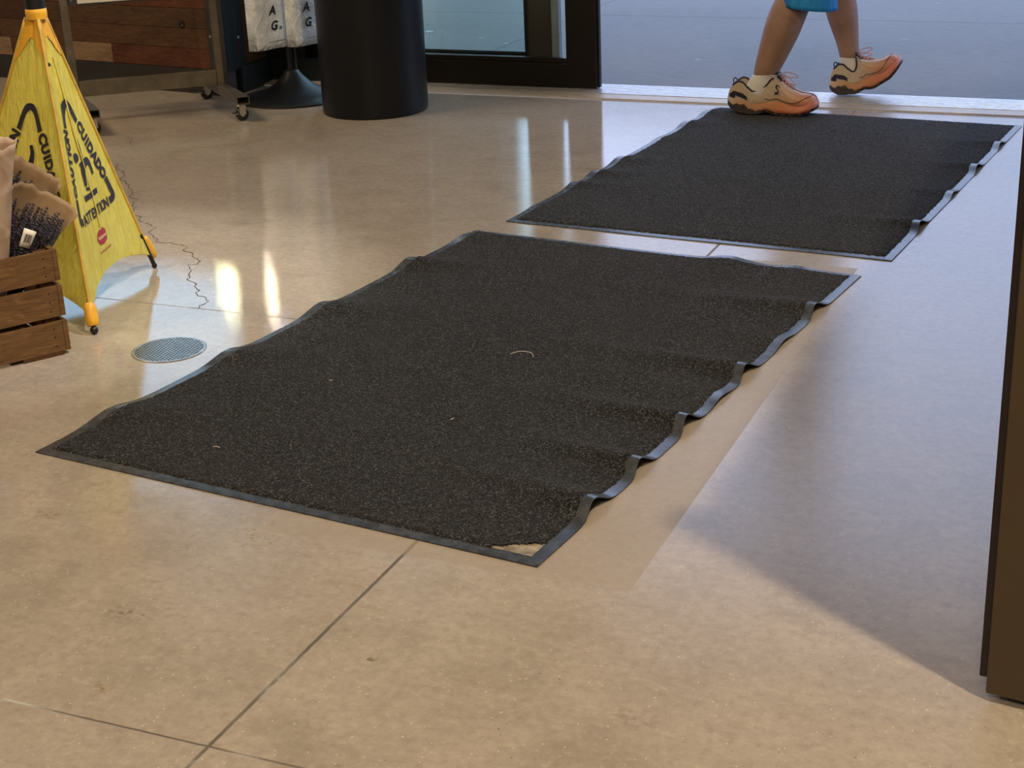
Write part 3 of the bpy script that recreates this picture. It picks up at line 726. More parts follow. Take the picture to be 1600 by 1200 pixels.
def text_mesh(s, size=1.0, shear=0.0, bold=0.0):
    cu = bpy.data.curves.new('t', 'FONT'); cu.body = s; cu.size = size; cu.shear = shear; cu.offset = bold
    cu.align_x = 'CENTER'; cu.align_y = 'CENTER'; cu.resolution_u = 4
    ob = bpy.data.objects.new('t', cu); C.objects.link(ob)
    dg = bpy.context.evaluated_depsgraph_get(); me = bpy.data.meshes.new_from_object(ob.evaluated_get(dg))
    bm = bmesh.new(); bm.from_mesh(me)
    bmesh.ops.remove_doubles(bm, verts=bm.verts, dist=1e-5)
    bmesh.ops.triangulate(bm, faces=bm.faces)
    bpy.data.objects.remove(ob); bpy.data.curves.remove(cu); bpy.data.meshes.remove(me)
    return bm
def add_text(b, s, mapf, size, shear=0.0, bold=0.0, sub=0, sx=1.0):
    bm = text_mesh(s, size, shear, bold)
    for _ in range(sub):
        bmesh.ops.subdivide_edges(bm, edges=[e for e in bm.edges if e.calc_length() > 0.006], cuts=1)
        bmesh.ops.triangulate(bm, faces=[f for f in bm.faces if len(f.verts) > 4])
    if not bm.verts: bm.free(); return
    xs = [v.co.x for v in bm.verts]; ys = [v.co.y for v in bm.verts]; cx = (min(xs) + max(xs)) / 2; cy = (min(ys) + max(ys)) / 2
    mp = {}
    for v in bm.verts: mp[v] = b.bm.verts.new(mapf((v.co.x - cx) * sx, v.co.y - cy))
    for f in bm.faces:
        try:
            g = b.bm.faces.new([mp[v] for v in f.verts]); g.material_index = b.mi
        except ValueError: pass
    bm.free()

# stacks of white bags hanging from the stand, lettered down the front
def bag_stack(p0, p1, back, zb, label, letters):
    p0 = V((*p0, 0)); p1 = V((*p1, 0)); d = (p1 - p0); wdt = d.length; d.normalize(); n = V((d.y, -d.x, 0))
    if n.dot(V((-0.55, 0.83, 0))) > 0: n = -n
    th = thing('bag_bundle', p0 + V((0, 0, zb)), label, 'plastic bags', 'bundles of white plastic bags on the stand')
    rows = []
    for i in range(25):
        z = zb + i * 0.03; row = []
        for j in range(13):
            s = j / 12; w = 0.0045 * noise.noise(V((s * 4, z * 8, back * 50))) * (1 if i > 0 else 1.5)
            row.append(p0 + d * wdt * s + n * (w + 0.004 * math.sin(s * PI)) + V((0, 0, z + 0.004 * noise.noise(V((s * 6, 2, 1))) * (i == 0))))
        rows.append(row)
    b = MB(); b.grid(rows); o = b.build('front_sheet', M['bag'], th, smooth=True); fs_name = o.name; sm = o.modifiers.new('s', 'SOLIDIFY'); sm.thickness = 0.001; sm.offset = -1
    b = MB()
    for k in range(7):
        o_ = -n * (0.004 + back * k / 6) - d * (0.004 + 0.002 * k) + V((0, 0, 0.003 * (k % 2)))
        rr = []
        for i in range(9):
            z = zb + i * 0.09
            rr.append([p0 + o_ + d * (wdt * s_) + n * 0.003 * noise.noise(V((k, z * 5, s_ * 3))) + V((0, 0, z)) for s_ in (0, 0.25, 0.5, 0.75, 1)])
        b.grid(rr)
    o = b.build('bag_stack', M['bag'], th, smooth=True); sm = o.modifiers.new('s', 'SOLIDIFY'); sm.thickness = back / 7; sm.offset = 0
    fsheet = bpy.data.objects[fs_name]
    for ch, s_, z, sz in letters:
        b = MB()
        add_text(b, ch, lambda x, y: p0 + d * (wdt * s_ + x) + n * 0.0085 + V((0, 0, z + y)), sz, 0.25, 0.0016, 0)
        b.build('letter', M['ink'], fsheet, flip=False)
    b = MB()
    b.box(p0 + d * wdt * 0.6 + n * 0.0075 + V((0, 0, zb + 0.030)), (wdt * 0.52, 0.0006, 0.0014), (d, n, V((0, 0, 1))))
    b.build('printed_line', M['ink'], fsheet)
    return th
bag_stack((-3.515, 5.515), (-3.462, 5.678), 0.030, 0.228, 'bundle of white lettered bags hanging nearest the corner post', [('G', 0.55, 0.322, 0.050), ('A', 0.50, 0.384, 0.050), ('B', 0.48, 0.446, 0.050), ('\u00ae', 0.73, 0.309, 0.016), ('T', 0.48, 0.509, 0.050), ('E', 0.46, 0.57, 0.050), ('W', 0.46, 0.632, 0.050)])
bag_stack((-3.388, 5.610), (-3.335, 5.765), 0.030, 0.234, 'bundle of white lettered bags half hidden by the trash can', [('G', 0.42, 0.328, 0.050), ('A', 0.36, 0.390, 0.050), ('B', 0.34, 0.452, 0.050), ('T', 0.34, 0.515, 0.050), ('E', 0.34, 0.577, 0.050), ('W', 0.34, 0.64, 0.050)])

# ------------------------------------------------------------------ rolling rack
rc = V((-3.660, 5.435, 0)); dR = V((-0.775, -0.632, 0)).normalized(); dF = V((0.745, -0.667, 0)).normalized(); LR = 0.575
rk = thing('display_rack', rc, 'raw steel rolling display rack on casters in front of the boarded wall', 'rack')
Zv = V((0, 0, 1))
for k in range(2):
    c = rc + dR * LR * k
    b = MB()          # hollow square foot
    o4 = [(-0.025, 0.074), (0.025, 0.074), (0.025, 0.106), (-0.025, 0.106)]; i4 = [(-0.022, 0.077), (0.022, 0.077), (0.022, 0.103), (-0.022, 0.103)]
    rows = []
    for s_, prof in ((-0.33, i4), (-0.33, o4), (0.33, o4), (0.33, i4), (0.22, i4)):
        rows.append([c + dF * s_ + dR * p[0] + Zv * p[1] for p in prof])
    b.grid(rows, close_u=True)
    ft = b.build('foot_tube', M['rawsteel'], rk)
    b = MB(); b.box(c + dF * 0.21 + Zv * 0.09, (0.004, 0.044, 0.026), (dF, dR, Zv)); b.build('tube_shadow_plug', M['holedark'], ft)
    b = MB(); b.box(c + Zv * 0.355, (0.027, 0.027, 0.50), (dF, dR, Zv), 0.002); b.build('upright', M['rawsteel'], rk)
    for s_ in (-0.27, 0.27):
        w = c + dF * s_; dFk, dRk = dF, dR; dF, dR = dRk, -dFk
        cs = bpy.data.objects.new('caster', None); C.objects.link(cs); cs.parent = rk; cs.location = w - rc
        b = MB(); b.box(w + Zv * 0.0725, (0.05, 0.045, 0.003), (dF, dR, Zv)); b.lathe(w + Zv * 0.060, [(0.012, 0), (0.016, 0.006), (0.016, 0.011)], 20)
        b.box(w + Zv * 0.046 + dR * 0.016 - dF * 0.006, (0.026, 0.002, 0.036), (dF, dR, Zv), 0.0005); b.box(w + Zv * 0.046 - dR * 0.016 - dF * 0.006, (0.026, 0.002, 0.036), (dF, dR, Zv), 0.0005)
        b.box(w + Zv * 0.030 + dF * 0.022, (0.022, 0.030, 0.003), (dF, dR, V((0.3, 0, 1))), 0.0008)
        b.build('fork', M['chrome'], cs)
        b = MB(); b.lathe(w + Zv * 0.027 - dR * 0.011 - dF * 0.006, [(0.018, 0), (0.024, 0.002), (0.0265, 0.006), (0.0265, 0.016), (0.024, 0.020), (0.018, 0.022)], 28, axis=dR); smooth_by_angle(b.build('wheel', M['wheel'], cs), 40)
        b = MB(); b.lathe(w + Zv * 0.027 - dR * 0.021 - dF * 0.006, [(0.0055, 0), (0.0055, 0.042)], 8, axis=dR); b.lathe(w + Zv * 0.027 - dR * 0.013 - dF * 0.006, [(0.009, 0), (0.009, 0.027)], 16, axis=dR); b.build('axle', M['chrome'], cs)
        dF, dR = dFk, dRk
b = MB(); b.box(rc + dR * (LR / 2) + Zv * 0.136, (LR - 0.03, 0.025, 0.062), (dR, dF, Zv), 0.0015); b.build('bottom_rail', M['rawsteel'], rk)
b = MB(); b.box(rc + dR * (LR / 2) + Zv * 0.6195, (LR + 0.03, 0.03, 0.028), (dR, dF, Zv), 0.0015); b.build('top_rail', M['rawsteel'], rk)
b = MB(); b.box(rc + dR * (LR / 2) + dF * 0.02 + Zv * 0.482, (LR - 0.03, 0.16, 0.02), (dR, dF, Zv), 0.0015); b.box(rc + dR * (LR / 2) + dF * 0.102 + Zv * 0.50, (LR - 0.035, 0.006, 0.055), (dR, dF, Zv)); sh = b.build('shelf', M['charcoal'], rk)
b = MB(); b.box(rc + dR * (LR / 2) + dF * 0.107 + Zv * 0.496, (LR - 0.07, 0.004, 0.030), (dR, dF, Zv)); b.build('price_rail', M['label'], sh)

# ------------------------------------------------------------------ pop-up wet floor sign
FA = V((-2.414, 2.925, 0)); FB = V((-2.600, 3.446, 0)); FC = V((-2.957, 3.020, 0)); AP = V((-2.637, 3.150, 0.742))
sg = thing('wet_floor_sign', ((FA + FB + FC) / 3).to_tuple(), 'yellow pop-up caution cone with three fabric sides behind the wooden crate', 'caution sign')
feet = [FA, FB, FC]
TOPR = 0.021
def edge_line(i, t):     # t=0 foot on the floor, t=1 collar
    f = feet[i]; cdir = V((f.x - AP.x, f.y - AP.y, 0)).normalized()
    return f.lerp(AP + cdir * TOPR, t)
FL = 0.80
def face_pt(i, j, s, u, off=0.0):
    """s in 0..1 across from leg i to leg j, u metres up the face from the floor line"""
    t = u / FL
    P = edge_line(i, t); Q = edge_line(j, t); X_ = P.lerp(Q, s)
    n = (feet[j] - feet[i]).cross(AP - feet[i]).normalized(); cen = (FA + FB + FC) / 3
    if n.dot(feet[i] - cen) < 0: n = -n
    sag = -0.020 * math.sin(PI * s) * (1 - t) ** 0.7
    if (i, j) == (0, 1): sag += 0.005 * math.exp(-((s - 0.50) / 0.06) ** 2) * t ** 0.5 - 0.003 * math.exp(-((s - 0.40) / 0.05) ** 2)
    sag += 0.006 * math.sin(PI * s) * noise.noise(V((s * 6, t * 2.0, i * 3.0)))
    return X_ + n * (sag + off)
def bottom_u(s, k=1.0):
    return 0.040 + 0.060 * math.sin(PI * s) ** 0.75
for (i, j, nm) in ((0, 1, 'right'), (2, 0, 'left'), (1, 2, 'rear')):
    b = MB(); rows = []
    for a in range(61):
        row = []
        for c in range(41):
            s = c / 40; u0 = bottom_u(s)
            row.append(face_pt(i, j, s, u0 + (FL - 0.012 - u0) * a / 60))
        rows.append(row)
    b.grid(rows); o = b.build('fabric_panel', M['fabric'], sg, smooth=True, flip=False)
    panel = o
    # printed design
    if nm == 'rear': continue
    def M2(x, u, i=i, j=j):
        t = u / FL; wd = (edge_line(j, t) - edge_line(i, t)).length
        return face_pt(i, j, 0.5 + x / wd, u, 0.0022)
    b = MB()
    def stroke(pts, w, n=5):
        P = catmull([(x, y, 0) for x, y in pts], n); rows = []
        for k, p in enumerate(P):
            d = (P[min(k + 1, len(P) - 1)] - P[max(k - 1, 0)]).normalized(); nn = V((-d.y, d.x, 0)); ww = w if not isinstance(w, (list, tuple)) else w[0] + (w[1] - w[0]) * k / (len(P) - 1)
            rows.append([M2((p + nn * ww * q).x, (p + nn * ww * q).y) for q in (0.5, 0, -0.5)])
        b.grid(rows)
    def disc(cx, cy, r):
        vs = [b.bm.verts.new(M2(cx + r * math.cos(2 * PI * k / 20), cy + r * math.sin(2 * PI * k / 20))) for k in range(20)]; b.bm.faces.new(vs)
    def word(s, p0, p1, size, bold=0.0012):
        p0 = V((*p0, 0)); p1 = V((*p1, 0)); d = (p1 - p0).normalized(); up = V((-d.y, d.x, 0)); n = len(s); L = (p1 - p0).length
        wts = [0.55 if ch == 'I' else 1.0 for ch in s]; tot = sum(wts); acc = 0
        for ch, w_ in zip(s, wts):
            c = p0 + d * (L * (acc + w_ / 2) / tot); acc += w_
            add_text(b, ch, lambda x, y: M2((c + d * x + up * y).x, (c + d * x + up * y).y), size, 0.0, bold, 1, 0.92)
    stroke([(-0.040, 0.500), (-0.024, 0.538), (-0.012, 0.556), (0.0, 0.562), (0.012, 0.556), (0.024, 0.538), (0.040, 0.500)], 0.018)
    stroke([(0.116, 0.322), (0.128, 0.288), (0.134, 0.270), (0.128, 0.262), (0.106, 0.258)], 0.020)
    stroke([(-0.116, 0.322), (-0.128, 0.288), (-0.134, 0.270), (-0.128, 0.262), (-0.106, 0.258)], 0.020)
    word('CUIDADO', (0.046, 0.496), (0.115, 0.326), 0.041, 0.0026)
    word('CAUTION', (-0.115, 0.326), (-0.046, 0.496), 0.041, 0.0026)
    word('ATTENTION', (-0.098, 0.258), (0.098, 0.258), 0.038, 0.0013)
    stroke([(-0.045, 0.305), (0.052, 0.305)], 0.015)
    disc(-0.030, 0.416, 0.0135)
    stroke([(0.004, 0.462), (0.010, 0.440), (0.006, 0.415), (0.004, 0.395)], (0.010, 0.022))
    stroke([(-0.006, 0.402), (0.000, 0.385), (0.006, 0.370)], 0.034)
    stroke([(0.004, 0.384), (0.030, 0.392), (0.046, 0.384), (0.054, 0.350)], (0.026, 0.013))
    stroke([(-0.008, 0.388), (-0.014, 0.362), (-0.018, 0.334)], (0.022, 0.012))
    stroke([(-0.022, 0.328), (0.0, 0.322)], 0.008)
    pr = b.build('print', M['signink'], panel, flip=False); pr['label'] = 'black slipping figure and warning words'
    if nm == 'right':
        c_ = MB(); c_.grid([[face_pt(0, 1, 0.5 + 0.02 * math.sin(q * 0.35) + dx_ / max(0.05, 0.55 * (1 - (0.215 + 0.47 * q / 24) / FL)), 0.215 + 0.47 * q / 24, 0.0036) for dx_ in (-0.0038, 0, 0.0038)] for q in range(25)]); c_.build('fold_strip', M['foldy'], panel, smooth=True, flip=False)
    b = MB(); pts = [(-0.036, 0.186), (-0.030, 0.200), (-0.016, 0.208), (0.0, 0.206), (0.014, 0.209), (0.030, 0.200), (0.034, 0.186), (0.026, 0.172), (0.0, 0.167), (-0.026, 0.170)]
    cv = b.bm.verts.new(M2(0, 0.188)); vs = [b.bm.verts.new(M2(x, y)) for x, y in pts]
    for k in range(len(vs)): b.bm.faces.new((cv, vs[k], vs[(k + 1) % len(vs)]))
    add_text(b, 'Commercial Products', lambda x, y: M2(x, 0.151 + y), 0.0098, 0, 0.0002)
    b.build('emblem', M['redink'], panel, flip=False)
    b = MB(); add_text(b, 'Rubbermaid', lambda x, y: (lambda P: P + (P - face_pt(i, j, 0.5 + x / 0.4, 0.188 + y, 0.0)).normalized() * 0.0008)(M2(x, 0.188 + y)), 0.0130, 0, 0.0003)
    b.build('emblem', M['creamink'], panel, flip=False)
# piping on the three seams, and legs
for i in range(3):
    f = feet[i]; cd = V((f.x - AP.x, f.y - AP.y, 0)).normalized()
    b = MB(); b.tube([edge_line(i, t_) + cd * 0.002 for t_ in [0.05 + 0.935 * k / 20 for k in range(21)]], 0.0045, 8); b.build('seam_piping', M['piping'], sg, smooth=True)
    ax = (AP - f).normalized()
    lg = MB(); lg.tube([f + ax * 0.010, f + ax * (0.115 if i == 1 else 0.06)], 0.006, 10)
    leg = lg.build('leg', M['blackpaint'], sg)
    if i == 1:   # fabric corner has slipped off this leg: cap hangs just outside it
        q = f - cd * 0.012 + V((-0.010, 0.022, 0))
        b = MB(); b.lathe(q + V((0.0, 0, 0.028)), [(0.010, 0), (0.0135, 0.006), (0.0145, 0.02), (0.013, 0.052), (0.010, 0.066)], 20, axis=(AP - q)); smooth_by_angle(b.build('foot_cap', M['vinyl'], leg), 50)
        b = MB(); b.ball(f + ax * 0.008, 0.008, 10); b.build('foot_tip', M['wheel'], leg)
    else:
        b = MB(); b.lathe(f + ax * 0.020, [(0.0125, 0), (0.0155, 0.004), (0.0165, 0.014), (0.0160, 0.040), (0.0145, 0.052), (0.010, 0.058)], 20, axis=ax); smooth_by_angle(b.build('foot_cap', M['vinyl'], leg), 50)
        b = MB(); b.ball(f + Zv * 0.0105, 0.0105, 12); b.build('foot_tip', M['wheel'], leg, smooth=True)
# vinyl corner gussets and collar
for (i, j) in ((0, 1), (2, 0), (1, 2)):
    b = MB(); rows = []
    for a in range(9):
        row = []
        for c in range(13):
            s = c / 12; top = FL - 0.012; low = FL - 0.060 - 0.070 * abs(2 * s - 1) ** 1.5
            row.append(face_pt(i, j, s, low + (top - low) * a / 8, 0.003))
        rows.append(row)
    b.grid(rows); b.build('top_gusset', M['vinyl'], sg, smooth=True, flip=False)
    b = MB(); rows = []
    s1 = (0.76, 1.0)
    for (sa, sb) in ((0.80, 1.0),):
        for a in range(7):
            rows.append([face_pt(i, j, sa + (sb - sa) * c / 8, bottom_u(sa + (sb - sa) * c / 8) + 0.001 + (0.055 * (c / 8) ** 0.8 + 0.004) * a / 6, 0.003) for c in range(9)])
    b.grid(rows); b.build('corner_gusset', M['fabric'], sg, smooth=True, flip=False)
b = MB(); b.lathe(AP, [(0.0255, -0.014), (0.0265, 0.0), (0.0255, 0.010), (0.0235, 0.012)], 24); smooth_by_angle(b.build('collar', M['vinyl'], sg), 40)
b = MB(); b.lathe(AP, [(0.0245, 0.008), (0.0245, 0.07), (0.020, 0.075), (0.014, 0.10), (0.014, 0.12)], 24); smooth_by_angle(b.build('handle', M['black_plastic'], sg), 40)
b = MB(); b.ball(face_pt(0, 1, 0.03, 0.672, 0.003), (0.008, 0.006, 0.005), 10); b.build('frayed_hole', M['blackpaint'], sg)

# ------------------------------------------------------------------ wooden crate
KC = V((-2.390, 2.786, 0)); dC = V((-0.515, -0.857, 0)).normalized(); nC = V((-0.857, 0.515, 0)).normalized()
cr = thing('wooden_crate', KC, 'brown slatted wooden crate holding dried lavender at the left edge', 'crate')
LC, WC = 0.46, 0.32; SH = 0.0745; pit_ = 0.0865
for k in range(3):
    z = 0.012 + 0.0005 + pit_ * k + SH / 2 - 0.003
    for side in (0, 1):
        b = MB(); b.box(KC + dC * (LC / 2) + nC * (0.005 + side * (WC - 0.01)) + Zv * z, (LC, 0.010, SH), (dC, nC, Zv), 0.0015); sl = b.build('slat', M['crate'], cr)
        if side == 0:
            for q in (0.20, 0.5, 0.78):
                b = MB(); b.lathe(KC + dC * 0.022 + nC * 0.0002 + Zv * (z + (q - 0.5) * SH), [(0.0022, 0), (0.0022, 0.0006)], 8, axis=-nC); b.build('nail', M['holedark'], sl)
    for e in (0, 1):
        b = MB(); b.box(KC + dC * (-0.006 + e * (LC + 0.012)) + nC * (WC / 2) + Zv * z, (0.012, WC + 0.002, SH), (dC, nC, Zv), 0.002); b.build('end_slat', M['crate'], cr)
for e in (0.022, LC - 0.022):
    for w_ in (0.022, WC - 0.022):
        b = MB(); b.box(KC + dC * e + nC * w_ + Zv * 0.130, (0.030, 0.022, 0.25), (dC, nC, Zv), 0.001); b.build('corner_block', M['crate_dark'], cr)
for e in (0.08, 0.25, 0.40):
    b = MB(); b.box(KC + dC * e + nC * (WC / 2) + Zv * 0.016, (0.11, WC - 0.03, 0.008), (dC, nC, Zv), 0.001); b.build('bottom_slat', M['crate_dark'], cr)
b = MB(); b.box(KC + dC * 0.055 + nC * (WC / 2) + Zv * 0.0055, (0.10, WC, 0.011), (dC, nC, Zv), 0.001); b.build('runner', M['crate_dark'], cr)
b = MB(); b.box(KC + dC * 0.36 + nC * (WC / 2) + Zv * 0.0055, (0.10, WC, 0.011), (dC, nC, Zv), 0.001); b.build('runner', M['crate_dark'], cr)

# ------------------------------------------------------------------ bouquets of dried lavender in paper
def CP(a, d, z): return KC + dC * a + nC * d + Zv * z      # crate frame: along, depth, height
ICO = None
def bud(b, c, r):
    global ICO
    if ICO is None:
        bm_ = bmesh.new(); bmesh.ops.create_icosphere(bm_, subdivisions=1, radius=1); bm_.verts.ensure_lookup_table()
        ICO = ([v_.co.copy() for v_ in bm_.verts], [[v_.index for v_ in f_.verts] for f_ in bm_.faces]); bm_.free()
    vs = [b.bm.verts.new((c.x + p.x * r, c.y + p.y * r, c.z + p.z * r * 1.4)) for p in ICO[0]]
    for f_ in ICO[1]: b.bm.faces.new([vs[k] for k in f_])
def bouquet(base, tip, r0, r1, label, seed, nflow=0, labelpos=None, paper='kraft', mouth=0.0, cell=True):
    """paper wraps the far side, clear film the near side; mouth opens at the tip"""
    rnd = random.Random(seed); base = V(base); tip = V(tip); ax = (tip - base); L = ax.length; ax.normalize()
    toward = -nC; side = ax.cross(toward).normalized(); fr = side.cross(ax).normalized()
    if fr.dot(toward) < 0: fr = -fr
    th = thing('lavender_bouquet', base, label, 'bouquet', 'dried lavender bouquets in the crate')
    def P(t, ph, k=1.0, ext=0.0):
        r = (r0 + (r1 - r0) * t ** 0.8) * k
        wr = 1 + 0.07 * noise.noise(V((ph * 1.3, t * 4, seed))) 
        return base + ax * (L * t + ext) + side * (r * 1.05 * math.cos(ph) * wr) + fr * (r * 0.62 * math.sin(ph) * wr)
    # paper: phi from 180+ to 360 = far side, wraps a bit round the front edges
    b = MB(); rows = []
    for a in range(25):
        t = a / 24; row = []
        for c in range(33):
            ph = math.radians(172 + 200 * c / 32) if cell else math.radians(95 + 359.9 * c / 32)
            ext = (0.016 * math.sin(PI * c / 32) + 0.012 * noise.noise(V((c * 0.35, seed, 0)))) * t ** 3 + mouth * (c / 32) * t ** 3
            row.append(P(t, ph, 1.0 + 0.10 * t ** 6, ext))
        rows.append(row)
    b.grid(rows); o = b.build('paper_wrap', M[paper], th, smooth=True); sm = o.modifiers.new('s', 'SOLIDIFY'); sm.thickness = 0.0008
    if cell:
        b = MB(); rows = []
        for a in range(19):
            t = a / 18
            rows.append([P(t, math.radians(20 + 140 * c / 20), 1.02, (0.012 * noise.noise(V((c * 0.5, seed + 4, 0)))) * t ** 3 - 0.01 * t) for c in range(21)])
        b.grid(rows); b.build('film_wrap', M['cello'], th, smooth=True)
    if nflow:
        b = MB(); st = MB()
        for k in range(nflow):
            ph = rnd.uniform(0, 2 * PI); rr = math.sqrt(rnd.random()) * 0.92; t1 = rnd.uniform(0.30, 0.97)
            e = P(t1, ph, rr); s_ = P(0.02, ph, rr * 0.8)
            d = (e - s_).normalized(); d = (d + V((rnd.uniform(-.2, .2), rnd.uniform(-.2, .2), rnd.uniform(-.2, .2)))).normalized()
            q = e - d * 0.05
            st.tube([s_, s_.lerp(q, 0.5) + V((rnd.uniform(-.004, .004), 0, 0)), q], 0.0007, 3, False)
            st.tube([q, e], 0.0007, 3, False)
            for w_ in range(7):         # whorls of buds along the spike
                c = q + d * (w_ * 0.0075) + V((rnd.uniform(-.001, .001), rnd.uniform(-.001, .001), 0))
                rb = 0.0056 * (1 - 0.08 * w_)
                for g in range(4):
                    an = rnd.uniform(0, 2 * PI); o1 = d.orthogonal().normalized(); o2 = d.cross(o1)
                    cc = c + (o1 * math.cos(an) + o2 * math.sin(an)) * rb * 0.75
                    bud(b, cc, rb * 0.58)
        o = b.build('flower_spikes', M['lav1'], th, flip=False); o['kind'] = 'stuff'
        o = st.build('stems', M['lav2'], th, flip=False); o['kind'] = 'stuff'
    if labelpos:
        t, ph, w_, h_ = labelpos; c = P(t, ph, 1.08) + fr * 0.004; u_ = (ax * 0.85 - side * 0.1).normalized(); v_ = u_.cross(fr).normalized()
        b = MB(); b.grid([[c + u_ * h_ * (a - 1.5) / 3 + v_ * w_ * (q - 2) / 4 + fr * (0.006 * ((q - 2) / 2) * (a / 3)) for q in range(5)] for a in range(4)])
        o = b.build('price_label', M['label'], th, smooth=True); sm = o.modifiers.new('s', 'SOLIDIFY'); sm.thickness = 0.0005; sm.offset = 0
        b = MB()
        for q in range(8):
            x = -0.40 + q * 0.105 + (0.018 if q % 3 == 0 else 0); wd = 0.0006 + 0.0006 * ((q * 7) % 3)
            b.box(c + v_ * w_ * x * 0.8 + u_ * h_ * 0.02 + fr * (0.0012 + 0.0024 * x + 0.0012), (wd, h_ * 0.46, 0.0004), (v_, u_, fr))
        b.build('barcode', M['ink'], o)
    return th
bouquet(CP(0.110, 0.085, 0.150), CP(-0.020, 0.055, 0.360), 0.036, 0.073, 'lavender bouquet in brown paper with a barcode label, lying over the crate corner', 3, 190, (0.64, math.radians(104), 0.026, 0.044))
bouquet(CP(0.125, 0.205, 0.16), CP(-0.035, 0.165, 0.405), 0.033, 0.068, 'lavender bouquet standing behind the labelled one, its paper edge pointing up', 5, 120)
bouquet(CP(0.150, 0.040, 0.14), CP(0.096, 0.020, 0.515), 0.034, 0.052, 'tall pale paper sleeve at the very left of the crate', 8, 0, None, 'kraft_pale', 0, False)

# ------------------------------------------------------------------ person
pe = thing('person', (-1.36, 5.95, 0.0), 'person in turquoise shorts and orange-stained sneakers walking past the open door', 'person')
SX = M
bm = bmesh.new(); lay = bm.verts.layers.skin.verify()
def chain(prev, pts):
    for x, y, z, r in pts:
        v_ = bm.verts.new((x + 1.36, y - 5.95, z)); rr = r if isinstance(r, tuple) else (r, r); v_[lay].radius = rr
        if prev: bm.edges.new((prev, v_))
        prev = v_
    return prev
pel = bm.verts.new((0.0, 0.03, 0.94)); pel[lay].radius = (0.125, 0.125); pel[lay].use_root = True
chain(pel, [(-1.375, 5.89, 0.86, 0.088), (-1.355, 5.86, 0.70, 0.085), (-1.340, 5.83, 0.54, 0.070), (-1.352, 5.810, 0.46, 0.064), (-1.386, 5.800, 0.395, 0.073), (-1.410, 5.795, 0.325, 0.0735), (-1.442, 5.790, 0.235, 0.060), (-1.471, 5.785, 0.155, 0.0485), (-1.482, 5.785, 0.100, 0.034), (-1.455, 5.785, 0.060, 0.028), (-1.36, 5.785, 0.052, 0.024)])
chain(pel, [(-1.365, 6.05, 0.86, 0.088), (-1.335, 6.10, 0.70, 0.085), (-1.305, 6.14, 0.53, 0.068), (-1.292, 6.155, 0.45, 0.062), (-1.276, 6.16, 0.38, 0.068), (-1.266, 6.165, 0.335, 0.066), (-1.252, 6.17, 0.272, 0.056), (-1.240, 6.17, 0.215, 0.045), (-1.229, 6.17, 0.158, 0.041), (-1.226, 6.17, 0.115, 0.032), (-1.19, 6.17, 0.090, 0.027), (-1.13, 6.17, 0.118, 0.022)])
up = chain(pel, [(-1.36, 5.97, 1.06, (0.115, 0.13)), (-1.355, 5.97, 1.22, (0.12, 0.15)), (-1.35, 5.97, 1.36, (0.12, 0.15))])
nk = chain(up, [(-1.345, 5.97, 1.46, 0.06), (-1.335, 5.97, 1.52, 0.055), (-1.32, 5.97, 1.58, (0.075, 0.07)), (-1.315, 5.97, 1.66, (0.095, 0.080)), (-1.32, 5.97, 1.72, (0.07, 0.06))])
for sy_, sw in ((-1, 1), (1, -1)):
    sh_ = chain(up, [(-1.35, 5.97 + sy_ * 0.16, 1.40, 0.055), (-1.35 + sw * 0.02, 5.97 + sy_ * 0.20, 1.28, 0.048), (-1.36 + sw * 0.05, 5.97 + sy_ * 0.22, 1.12, 0.040), (-1.34 + sw * 0.12, 5.97 + sy_ * 0.22, 0.98, 0.034), (-1.31 + sw * 0.18, 5.97 + sy_ * 0.21, 0.88, 0.026), (-1.29 + sw * 0.20, 5.97 + sy_ * 0.21, 0.83, (0.034, 0.016))])
    for q in range(4): chain(sh_, [(-1.285 + sw * (0.20 + 0.006 * q), 5.97 + sy_ * 0.21 + (q - 1.5) * 0.016, 0.78 + 0.004 * abs(q - 1), 0.009), (-1.275 + sw * 0.20, 5.97 + sy_ * 0.205 + (q - 1.5) * 0.017, 0.745 + 0.005 * abs(q - 1), 0.0075)])
    chain(sh_, [(-1.27 + sw * 0.21, 5.97 + sy_ * 0.17, 0.815, 0.010), (-1.265 + sw * 0.215, 5.97 + sy_ * 0.155, 0.785, 0.008)])
me = bpy.data.meshes.new('body'); bm.to_mesh(me); bm.free(); me.materials.append(M['skin'])
bo = bpy.data.objects.new('body', me); C.objects.link(bo); bo.parent = pe
sk = bo.modifiers.new('k', 'SKIN'); sk.use_smooth_shade = True; bo.modifiers.new('s', 'SUBSURF').levels = 2; bo.modifiers['s'].render_levels = 2
# face
b = MB(); hc = V((-1.315, 5.97, 1.65))
b.tube([hc + V((0.085, 0, 0.02)), hc + V((0.108, 0, -0.015)), hc + V((0.090, 0, -0.025))], [0.008, 0.013, 0.008], 8); b.build('nose', M['skin'], pe, smooth=True)
for s_ in (-1, 1):
    b = MB(); b.ball(hc + V((0.083, s_ * 0.030, 0.015)), 0.011, 12); b.build('eye', M['label'], pe, smooth=True)
    b = MB(); b.ball(hc + V((0.0, s_ * 0.082, 0.0)), (0.020, 0.010, 0.032), 12); b.build('ear', M['skin'], pe, smooth=True)
b = MB(); b.box(hc + V((0.080, 0, -0.052)), (0.012, 0.045, 0.008), None, 0.003); b.build('mouth', M['redink'], pe)
b = MB(); b.ball(hc + V((-0.022, 0, 0.045)), (0.100, 0.092, 0.085), 24); b.build('hair', M['hair'], pe, smooth=True)
